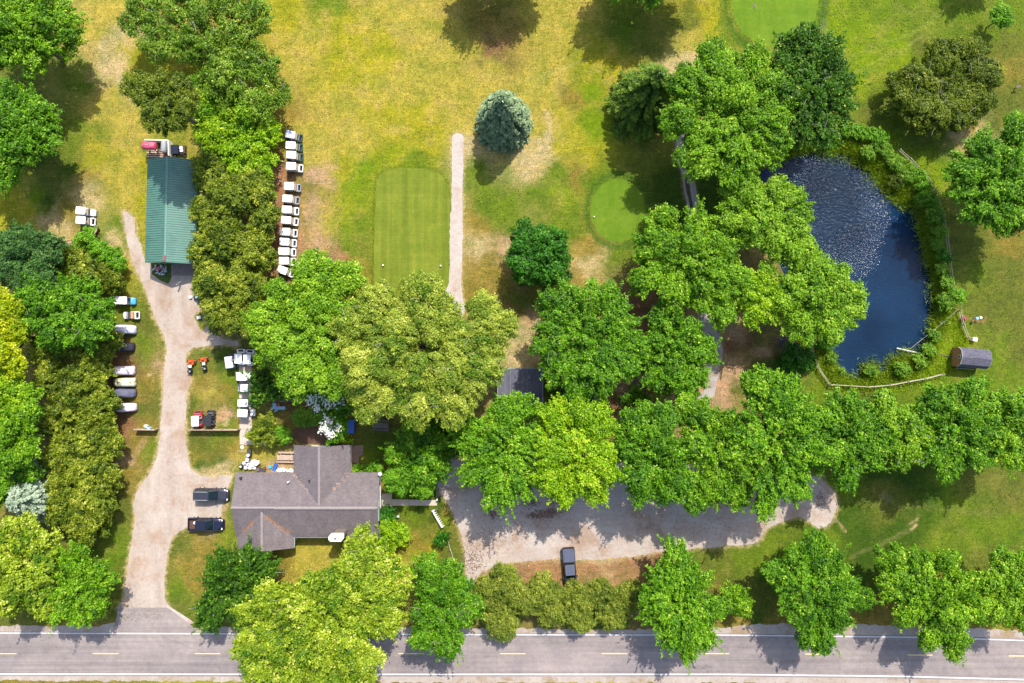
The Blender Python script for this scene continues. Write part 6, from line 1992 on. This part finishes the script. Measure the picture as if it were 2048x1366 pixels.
def chairs():
    """overturned white plastic chairs and round tables"""
    tab = [('table', 510, 926, .62, .42, 0, .75), ('table', 501, 930, .55, .36, .3, .62)]
    rg = random.Random(2)
    sp = [(495, 921, 80), (488, 927, 30), (491, 935, 100), (500, 936, 90), (508, 935, 75), (515, 925, 5), (505, 923, 20), (495.5, 929, 60)]
    lb = ['topmost', 'upper left', 'lower left', 'lower middle', 'lower right', 'rightmost', 'upper right', 'central']
    src = None
    for (x, y, a), l in zip(sp, lb):
        w = W(x, y, .5)
        if src is None:
            r = empty('plastic_chair', (0, 0, 0), 0, '', 'chair', 'heap of white plastic chairs by the house')
            m = MB(); m.prism(rrect(0, 0, .52, .52, .14), .30, .35, .02); m.build('seat', K['cover'], r)
            m = MB(); loft(m, [(-.26, [(-.25, .3), (-.25, .36), (.25, .36), (.25, .3)]), (-.48, [(-.22, .58), (-.22, .64), (.22, .64), (.22, .58)]), (-.60, [(-.12, .8), (-.12, .84), (.12, .84), (.12, .8)])]); m.build('backrest', K['cover'], r)
            for i in (-1, 1):
                for j in (-1, 1):
                    m = MB(); m.cyl((i * .2, j * .2, .3), (i * .26, j * .26, 0), .03, .025, 5); m.build('leg', K['cover'], r)
            src = r
        else:
            r = copy_tree(src)
        r.location = (w.x, w.y, rg.uniform(.02, .3)); r.rotation_euler = (R(rg.uniform(-12, 12)), R(rg.uniform(-14, 14)), R(a + 180))
        r['label'] = l + ' white plastic chair of the heap at the house roof edge'
    w = W(508, 927.5, .7)
    r = empty('round_table', (w.x, w.y, 0), .3, 'oval white plastic table in the heap of white chairs', 'table')
    m = MB(); m.prism(oval(0, 0, .78, .42, 20), .66, .72, .03); m.build('tabletop', K['white'], r)
    m = MB(); m.cyl((0, 0, 0), (0, 0, .66), .06, .06); m.build('leg', K['white'], r)


chairs()


def junk(name, label, cat, px, py, rz, z, build, mats):
    w = W(px, py, z)
    m = MB(); build(m)
    o = m.build(name, K[mats]); o.location = (w.x, w.y, 0); o.rotation_euler = (0, 0, rz)
    return tag(o, label, cat)


junk('toy_slide', 'bright blue plastic slide leaning beside the picnic table', 'slide', 550, 933.3, R(62), .4,
     lambda m: loft(m, [(-.75, [(-.2, .02), (-.2, .22), (-.15, .22), (-.13, .08), (.13, .08), (.15, .22), (.2, .22), (.2, .02)]), (0, [(-.22, .25), (-.22, .48), (-.17, .48), (-.15, .32), (.15, .32), (.17, .48), (.22, .48), (.22, .25)]), (.65, [(-.2, .5), (-.2, .75), (-.15, .75), (-.13, .6), (.13, .6), (.15, .75), (.2, .75), (.2, .5)])]), 'bluep')
junk('plastic_tub', 'small turquoise plastic tub left of the blue slide', 'tub', 540, 934, R(5), .2, lambda m: (m.prism(rrect(0, 0, .48, .42, .1), 0, .3, .03), m.torus((0, 0, .3), .15, .03)), 'cyan')
junk('crate', 'brown wooden crate right of the white chairs', 'crate', 515, 939, R(20), .3, lambda m: (m.box(0, 0, 0, .6, .5, .45), m.box(0, 0, .46, .64, .1, .04), m.box(.2, 0, .46, .1, .54, .05)), 'dwood')
junk('folded_chair', 'dark folded chair lying at the roof edge with a pink strap', 'chair', 525, 939.5, R(-12), .2, lambda m: (m.box(0, 0, .1, .9, .4, .08), m.path([(-.5, -.2, .1), (.5, -.2, .3), (.5, .2, .3), (-.5, .2, .1)], .025)), 'dark')
junk('strap', 'pink red strap and scraps beside the dark folded chair', 'strap', 531, 936.5, R(-30), .2, lambda m: (m.path([(-.3, 0, .05), (0, .12, .25), (.3, -.05, .1), (.4, -.3, .1)], .045), m.box(-.1, -.3, .02, .2, .12, .06, .6)), 'red')
junk('sack', 'white plastic sack at the roof edge below the picnic table', 'sack', 560, 940.5, R(10), .3, lambda m: (m.lathe(0, 0, [(.42, 0), (.55, .2), (.42, .42), (.12, .52)], 12, 1.1, .6), m.lathe(.45, -.05, [(.25, 0), (.34, .14), (.12, .3)], 10)), 'white')
junk('sack', 'smaller white sack nearest the corner between roof and north wing', 'sack', 578, 941.5, R(-10), .3, lambda m: (m.lathe(.25, .0, [(.3, 0), (.38, .15), (.28, .32), (.08, .4)], 12), m.lathe(-.3, -.06, [(.22, 0), (.26, .12), (.1, .25)], 10)), 'cream')
junk('paving_stone', 'round pale paving stone below the end of the concrete path', 'paving stone', 484.5, 894.5, 0, 0, lambda m: m.lathe(0, 0, [(.27, 0), (.27, .06), (.24, .08)], 14), 'cream')

# rack with prongs
p, q = W(866.5, 1019), W(885.5, 1052)
r = empty('bag_rack', p, math.atan2(q.y - p.y, q.x - p.x), 'white slatted golf bag rack standing at a slant on the lawn', 'bag rack')
L = (q - p).length
for z in (.32, .8):
    m = MB(); m.box(L / 2, 0, z, L, .09, .09); m.build('beam', K['white'], r)
m = MB(); m.box(L / 2, -.22, .05, L, .16, .06); m.build('base_board', K['cream'], r)
for i in range(9):
    m = MB(); m.box(.08 + i * (L - .16) / 8, .22, .78, .06, .40, .06); m.build('prong', K['white'], r)
for x in (.05, L - .05):
    m = MB(); m.box(x, 0, 0, .09, .3, .85); m.build('post', K['white'], r)
junk('stump', 'small brown stump beside the top of the white rack', 'stump', 873.5, 1019, 0, .2, lambda m: m.lathe(0, 0, [(.17, 0), (.14, .1), (.13, .35), (.1, .37)], 10), 'dwood')
w0, w1 = W(875, 997.5), W(875, 958)
r = empty('cable_post', w0, 0, 'white post with a thin pale cable running up from the end of the sidewalk', 'post')
m = MB(); m.box(0, 0, 0, .14, .14, .7); m.box(0, 0, .7, .18, .18, .05); m.build('post', K['white'], r)
m = MB(); m.cyl((0, 0, .66), (0, (w1 - w0).y, .75), .018, .018, 5); m.build('cable', K['lgrey'], r)
m = MB(); m.box(0, (w1 - w0).y, 0, .12, .12, .8); m.build('post', K['white'], r)
w = W(817.5, 1003.5)
m = MB(); m.lathe(0, 0, [(.08, .06), (.1, .12), (.06, .16)], 8); o = m.build('walk_light', K['lgrey']); o.location = w; tag(o, 'tiny white light on the sidewalk', 'light')
w = W(797.5, 1031)
r = empty('gas_meter', w, 0, 'small grey utility box in the shrubs below the sidewalk', 'utility box')
m = MB(); m.box(0, 0, 0, .3, .25, .6); m.build('box', K['grey'], r)
m = MB(); m.box(0, 0, .6, .34, .3, .04); m.build('lid', K['lgrey'], r)


# tee markers
for x, y, l in ((766.5, 531, 'white tee marker at the left side of the tee box'), (881.5, 532, 'white tee marker at the right side of the tee box')):
    w = W(x, y)
    m = MB(); m.lathe(0, 0, [(.02, 0), (.02, .1), (.1, .14), (.14, .22), (.1, .32), (.03, .35)], 10); o = m.build('tee_marker', K['white'], None, True); o.location = w; tag(o, l, 'tee marker')
m = MB(); w = W(1188, 434)
r = empty('cup_marker', w, 0, 'small white hole marker at the left edge of the small putting green', 'marker')
m = MB(); m.cyl((0, 0, 0), (0, 0, .25), .03, .03, 6); m.build('pin', K['white'], r)
m = MB(); m.lathe(0, 0, [(.05, .25), (.1, .3), (.05, .36)], 8); m.build('ball', K['white'], r)
rg = random.Random(12)
for i in range(14):
    pass
w = W(1509.5, 12)
m = MB(); m.lathe(0, 0, [(.22, 0), (.26, .03), (.1, .05)], 12, .7, 1.3); o = m.build('divot', K['dwood']); o.location = w; tag(o, 'dark spot like plug of turf lying on the big green', 'divot')
w = W(2029, 177)
r = empty('tee_sign', w, .2, 'small dark stand in the grass near the right edge, below the corner tree', 'stand')
m = MB(); m.box(0, 0, 0, .1, .1, .8); m.build('post', K['dwood'], r)
m = MB(); m.box(0, 0, .8, .7, .3, .05); m.build('top', K['dwood'], r)

# pond pipe with stay cable
a, b = W(1796, 696.5, 0), W(1841, 706.5, 0)
r = empty('outlet_pipe', (a.x, a.y, -.5), math.atan2(b.y - a.y, b.x - a.x), 'pale metal pipe sticking out over the pond, held by a long cable', 'pipe')
L = (b - a).length
m = MB(); m.cyl((0, 0, .12), (L + .6, 0, .3), .11, .11, 8); m.build('pipe', K['lgrey'], r)
inv = r.matrix_world
def loc_(px, py, z):
    v = W(px, py, 0) - Vector((a.x, a.y, 0)); an = -r.rotation_euler.z
    return (v.x * math.cos(an) - v.y * math.sin(an), v.x * math.sin(an) + v.y * math.cos(an), z + .5)
m = MB(); m.path([loc_(1818, 701, -.25), loc_(1880, 648, .4), loc_(1916, 612, 1.0)], .035, .03, 5); m.build('stay_cable', K['gwood'], r)
m = MB(); m.path([loc_(1817, 702, -.25), loc_(1824, 716, -.3)], .03, .03, 5); m.build('stay_cable', K['gwood'], r)
m = MB(); m.box(L * .5, 0, .02, .2, .4, .25); m.build('float', K['grey'], r)
r = empty('landing_stage', W(1893, 646), R(-3), 'short pale plank at the shore behind the pipe cable', 'plank')
m = MB(); m.box(0, 0, .02, 1.1, .14, .06); m.build('plank', K['lgrey'], r)
m = MB(); m.box(-.8, 0, .02, .45, .4, .1); m.build('block', K['conc'], r)

w = W(1948, 678.5, .4)
r = empty('storage_box', (w.x, w.y, 0), R(-12), 'white square box at the lower end of the grey rail fence', 'box')
m = MB(); m.prism(rrect(0, 0, .62, .52, .06), 0, .62, 0); m.build('box', K['white'], r)
m = MB(); m.prism(rrect(0, 0, .68, .58, .07), .62, .70, .02); m.build('lid', K['white'], r)
w = W(1957, 636, .8)
r = empty('ball_washer', (w.x, w.y, 0), R(12), 'white and dark golf ball washer on a post right of the red reel', 'ball washer')
m = MB(); m.cyl((-.35, 0, 0), (-.35, 0, .85), .05); m.build('post', K['grey'], r)
m = MB(); m.lathe(-.35, 0, [(.18, .8), (.24, .92), (.2, 1.1), (.08, 1.15)], 12); m.build('tank', K['lblue'], r)
m = MB(); m.lathe(.28, 0, [(.12, .75), (.2, .82), (.18, .98), (.05, 1.0)], 12); m.build('basket', K['white'], r)
m = MB(); m.box(0, 0, .85, .55, .07, .07); m.build('arm', K['black'], r)
w = W(1928.5, 638, .8)
r = empty('hose_reel', (w.x, w.y, 0), R(-75), 'faded red life ring rack hanging on the grey rail fence', 'reel')
m = MB(); m.torus((0, 0, .7), .3, .09, 'y', 16, 6); m.build('ring', K['pink'], r)
m = MB(); m.box(0, .1, .2, .75, .06, .5); m.build('board', K['red'], r)

# objects at the barn
w = W(299, 292, 1.9)
r = empty('fuel_tank', (w.x, w.y, 0), R(-1), 'faded red cylindrical tank on a steel stand above the barn', 'tank')
m = MB()
secs = []
for x, k in ((-1.0, .55), (-.95, .85), (-.85, 1), (.85, 1), (.95, .85), (1.0, .55)):
    secs.append((x, [(.58 * k * math.cos(2 * math.pi * i / 18), 1.95 + .58 * k * math.sin(2 * math.pi * i / 18)) for i in range(18)]))
loft(m, secs).build('tank', K['pink'], r, True)
for x in (-.6, .6):
    m = MB(); m.path([(x, -.75, 0), (x, -.45, 1.5), (x, .45, 1.5), (x, .75, 0)], .05, .05, 5); m.cyl((x, -.6, .7), (x, .6, .7), .04); m.build('stand', K['rust'], r)
m = MB(); m.cyl((-.1, 0, 2.5), (-.1, 0, 2.62), .1, .1, 10); m.build('filler_cap', K['grey'], r)
w = W(327, 293, 1.6)
r = empty('grey_tank', (w.x, w.y, 0), R(86), 'grey metal tank on a stand, right of the faded red tank', 'tank')
m = MB()
loft(m, [(x, [(.42 * k * math.cos(2 * math.pi * i / 18), 1.5 + .42 * k * math.sin(2 * math.pi * i / 18)) for i in range(18)]) for x, k in ((-.88, .5), (-.8, .9), (-.7, 1), (.7, 1), (.8, .9), (.88, .5))]).build('tank', K['grey'], r, True)
for x in (-.5, .5):
    m = MB(); m.path([(x, -.5, 0), (x, -.3, 1.15), (x, .3, 1.15), (x, .5, 0)], .05, .05, 5); m.build('stand', K['rust'], r)
P0 = W(297, 284)
r = empty('board_enclosure', P0, 0, 'low L shaped cream board wall around the two tanks', 'wall')
for a, b in (((297, 284), (344, 285)), ((344, 285), (345, 315))):
    p, q = W(*a) - P0, W(*b) - P0
    d = q - p
    m = MB(); m.box((p.x + q.x) / 2, (p.y + q.y) / 2, 0, d.length, .16, 1.2, math.atan2(d.y, d.x)); m.build('board_wall', K['cream'], r)
w = W(312, 307)
m = MB()
for i in range(4): m.box(0, -.5 + i * .32, .12, 2.6, .18, .05)
for i in range(3): m.box(-1.1 + i * 1.1, 0, 0, .12, 1.3, .12)
o = m.build('wooden_pallet', K['wood']); o.location = w; tag(o, 'light wooden pallet under the faded red tank', 'pallet')
w = W(330, 306)
m = MB()
for i in range(4): m.box(0, -.45 + i * .3, .12, 1.6, .18, .05)
for i in range(3): m.box(-.7 + i * .7, 0, 0, .12, 1.2, .12)
o = m.build('wooden_pallet', K['rwood']); o.location = w; tag(o, 'reddish wooden pallet below the grey tank', 'pallet')
w = W(355, 300, .8)
r = empty('utility_cart', (w.x, w.y, 0), R(2), 'dark navy utility vehicle with a white seat against the top of the barn', 'vehicle')
m = MB(); m.prism(rrect(-.4, .1, 1.15, 1.35, .08), .35, .95, .05); m.build('cargo_box', K['navy'], r)
m = MB(); m.prism(rrect(.55, .0, .7, 1.2, .1), .3, .6, .05); m.build('floor', K['black'], r)
m = MB(); m.prism(rrect(.48, .35, .5, .4, .1), .6, .75, .03); m.prism(rrect(.55, -.1, .5, .35, .1), .6, .78, .03); m.build('seat', K['white'], r)
m = MB(); m.prism(rrect(.95, 0, .3, 1.1, .1), .35, .8, .06); m.build('front_cowl', K['rust'], r)
for x in (-.7, .8):
    for s in (-1, 1): wheel(r, x, s * .62, .28, .2)
w = W(409, 303, .3)
m = MB(); m.prism(rrect(0, 0, .9, .7, .1), 0, .5, .05); m.box(0, 0, .5, .5, .05, .08); o = m.build('blue_bin', K['navy']); o.location = (w.x, w.y, 0); tag(o, 'dark blue bin half under the lime green tree above the barn', 'bin')
# crate left
w = W(188.5, 459.5, .3)
r = empty('dump_cart', (w.x, w.y, 0), R(-32), 'rusty open box trailer below the two white carts', 'trailer')
m = MB(); m.box(0, 0, .25, 1.25, 1.0, .08); m.build('bed', K['wood'], r)
for a_ in ((0, .5, 1.3, .06), (0, -.5, 1.3, .06), (.62, 0, .06, 1.0), (-.62, 0, .06, 1.0)):
    m = MB(); m.box(a_[0], a_[1], .2, a_[2], a_[3], .45); m.build('side_board', K['rust'], r)
for s in (-1, 1): wheel(r, 0, s * .6, .22, .12)
m = MB(); m.cyl((.6, 0, .3), (1.2, 0, .3), .035); m.build('hitch', K['rust'], r)
w = W(143, 489)
m = MB()
rg = random.Random(8)
for i in range(16): m.box(rg.uniform(-.55, .55), rg.uniform(-.5, .7), rg.uniform(0, .2), rg.uniform(.2, .7), rg.uniform(.08, .25), rg.uniform(.06, .2), rg.uniform(0, 3))
o = m.build('brush_heap', K['pneedles']); o.location = w; tag(o, 'heap of pinkish scrap boards left of the bright shrub', 'scrap heap', kind='stuff')
# heap at the barn gable
w = W(322, 541)
m = MB()
for i in range(34): m.box(rg.uniform(-.95, .95), rg.uniform(-.7, .7), rg.uniform(0, .2), rg.uniform(.15, .5), rg.uniform(.06, .2), rg.uniform(.06, .25), rg.uniform(0, 3))
o = m.build('scrap_heap', K['lgrey']); o.location = w; tag(o, 'heap of grey and pink scrap on the grass below the barn roof', 'scrap heap', kind='stuff')
sheet('grass_bed', ragged([(303, 527), (343, 527), (342, 560), (337, 568), (318, 560), (304, 548)], 3, 2, 31), .014, M('bed_grass', C(104, 128, 44), .95, .2, 3, fine=9), 'patch of grass below the barn gable')
w = W(318, 537.5)
m = MB(); m.prism(rrect(0, 0, .7, .45, .08), .1, .42, .05); m.torus((.5, 0, .3), .16, .04); o = m.build('pink_tub', K['pink']); o.location = w; tag(o, 'pink tub in the scrap heap below the barn roof', 'tub')
w = W(361, 571)
r = empty('hand_pump', w, .5, 'grey pump post standing on the gravel below the barn', 'pump')
m = MB(); m.lathe(0, 0, [(.16, 0), (.12, .1), (.1, 1.1), (.14, 1.2), (.05, 1.35)], 10); m.build('column', K['grey'], r)
m = MB(); m.path([(0, 0, 1.2), (.4, .1, 1.35), (.75, .15, 1.1)], .035); m.build('handle', K['grey'], r)
w = W(396.5, 598, .5)
r = empty('ride_mower', (w.x, w.y, 0), R(-55), 'dark blue riding mower half under the cedar beside the turnaround', 'mower')
m = MB(); m.prism(rrect(.35, 0, .9, .6, .12), .3, .75, .08); m.build('hood', K['navy'], r)
m = MB(); m.prism(rrect(-.45, 0, .7, .85, .12), .3, .6, .06); m.build('fender', K['navy'], r)
m = MB(); m.prism(rrect(-.4, 0, .4, .45, .08), .6, .74, .03); m.prism(rrect(-.62, 0, .1, .42, .04), .7, 1.05, .03); m.build('seat', K['lblue'], r)
m = MB(); m.torus((0, 0, .98), .16, .02, 'z', 12, 5); m.cyl((0, 0, .97), (.15, 0, .7), .02); m.build('steering_wheel', K['black'], r)
for x, q in ((-.45, .26), (.6, .18)):
    for s in (-1, 1): wheel(r, x, s * .42, q, .18)
for x, y, l in ((381.5, 594, 'white bucket on the gravel left of the blue mower'), (391.5, 580.5, 'white bucket at the cedar above the blue mower')):
    w = W(x, y, .2)
    m = MB(); m.lathe(0, 0, [(.17, 0), (.22, .32), (.24, .36), (.2, .37), (.16, .2)], 12); o = m.build('bucket', K['white']); o.location = (w.x, w.y, 0); tag(o, l, 'bucket')
w = W(398.5, 635, .2)
r = empty('cooler', (w.x, w.y, 0), .3, 'white cooler with a reddish base on the sandy patch by the turnaround', 'cooler')
m = MB(); m.box(0, 0, 0, .55, .4, .25); m.build('box', K['pink'], r)
m = MB(); m.prism(rrect(0, 0, .6, .45, .08), .25, .38, .03); m.build('lid', K['white'], r)
w = W(294.5, 854.5, .5)
r = empty('ball_washer', (w.x, w.y, 0), R(-18), 'white and pale green water stand above the short plank fence', 'stand')
m = MB(); m.prism(rrect(-.3, .08, .45, .35, .08), .1, .62, .04); m.build('basin', K['white'], r)
m = MB(); m.prism(rrect(.28, -.12, .5, .42, .1), .0, .7, .05); m.build('cabinet', K['lblue'], r)
m = MB(); m.box(0, 0, .5, .4, .12, .08); m.build('shelf', K['lgrey'], r)
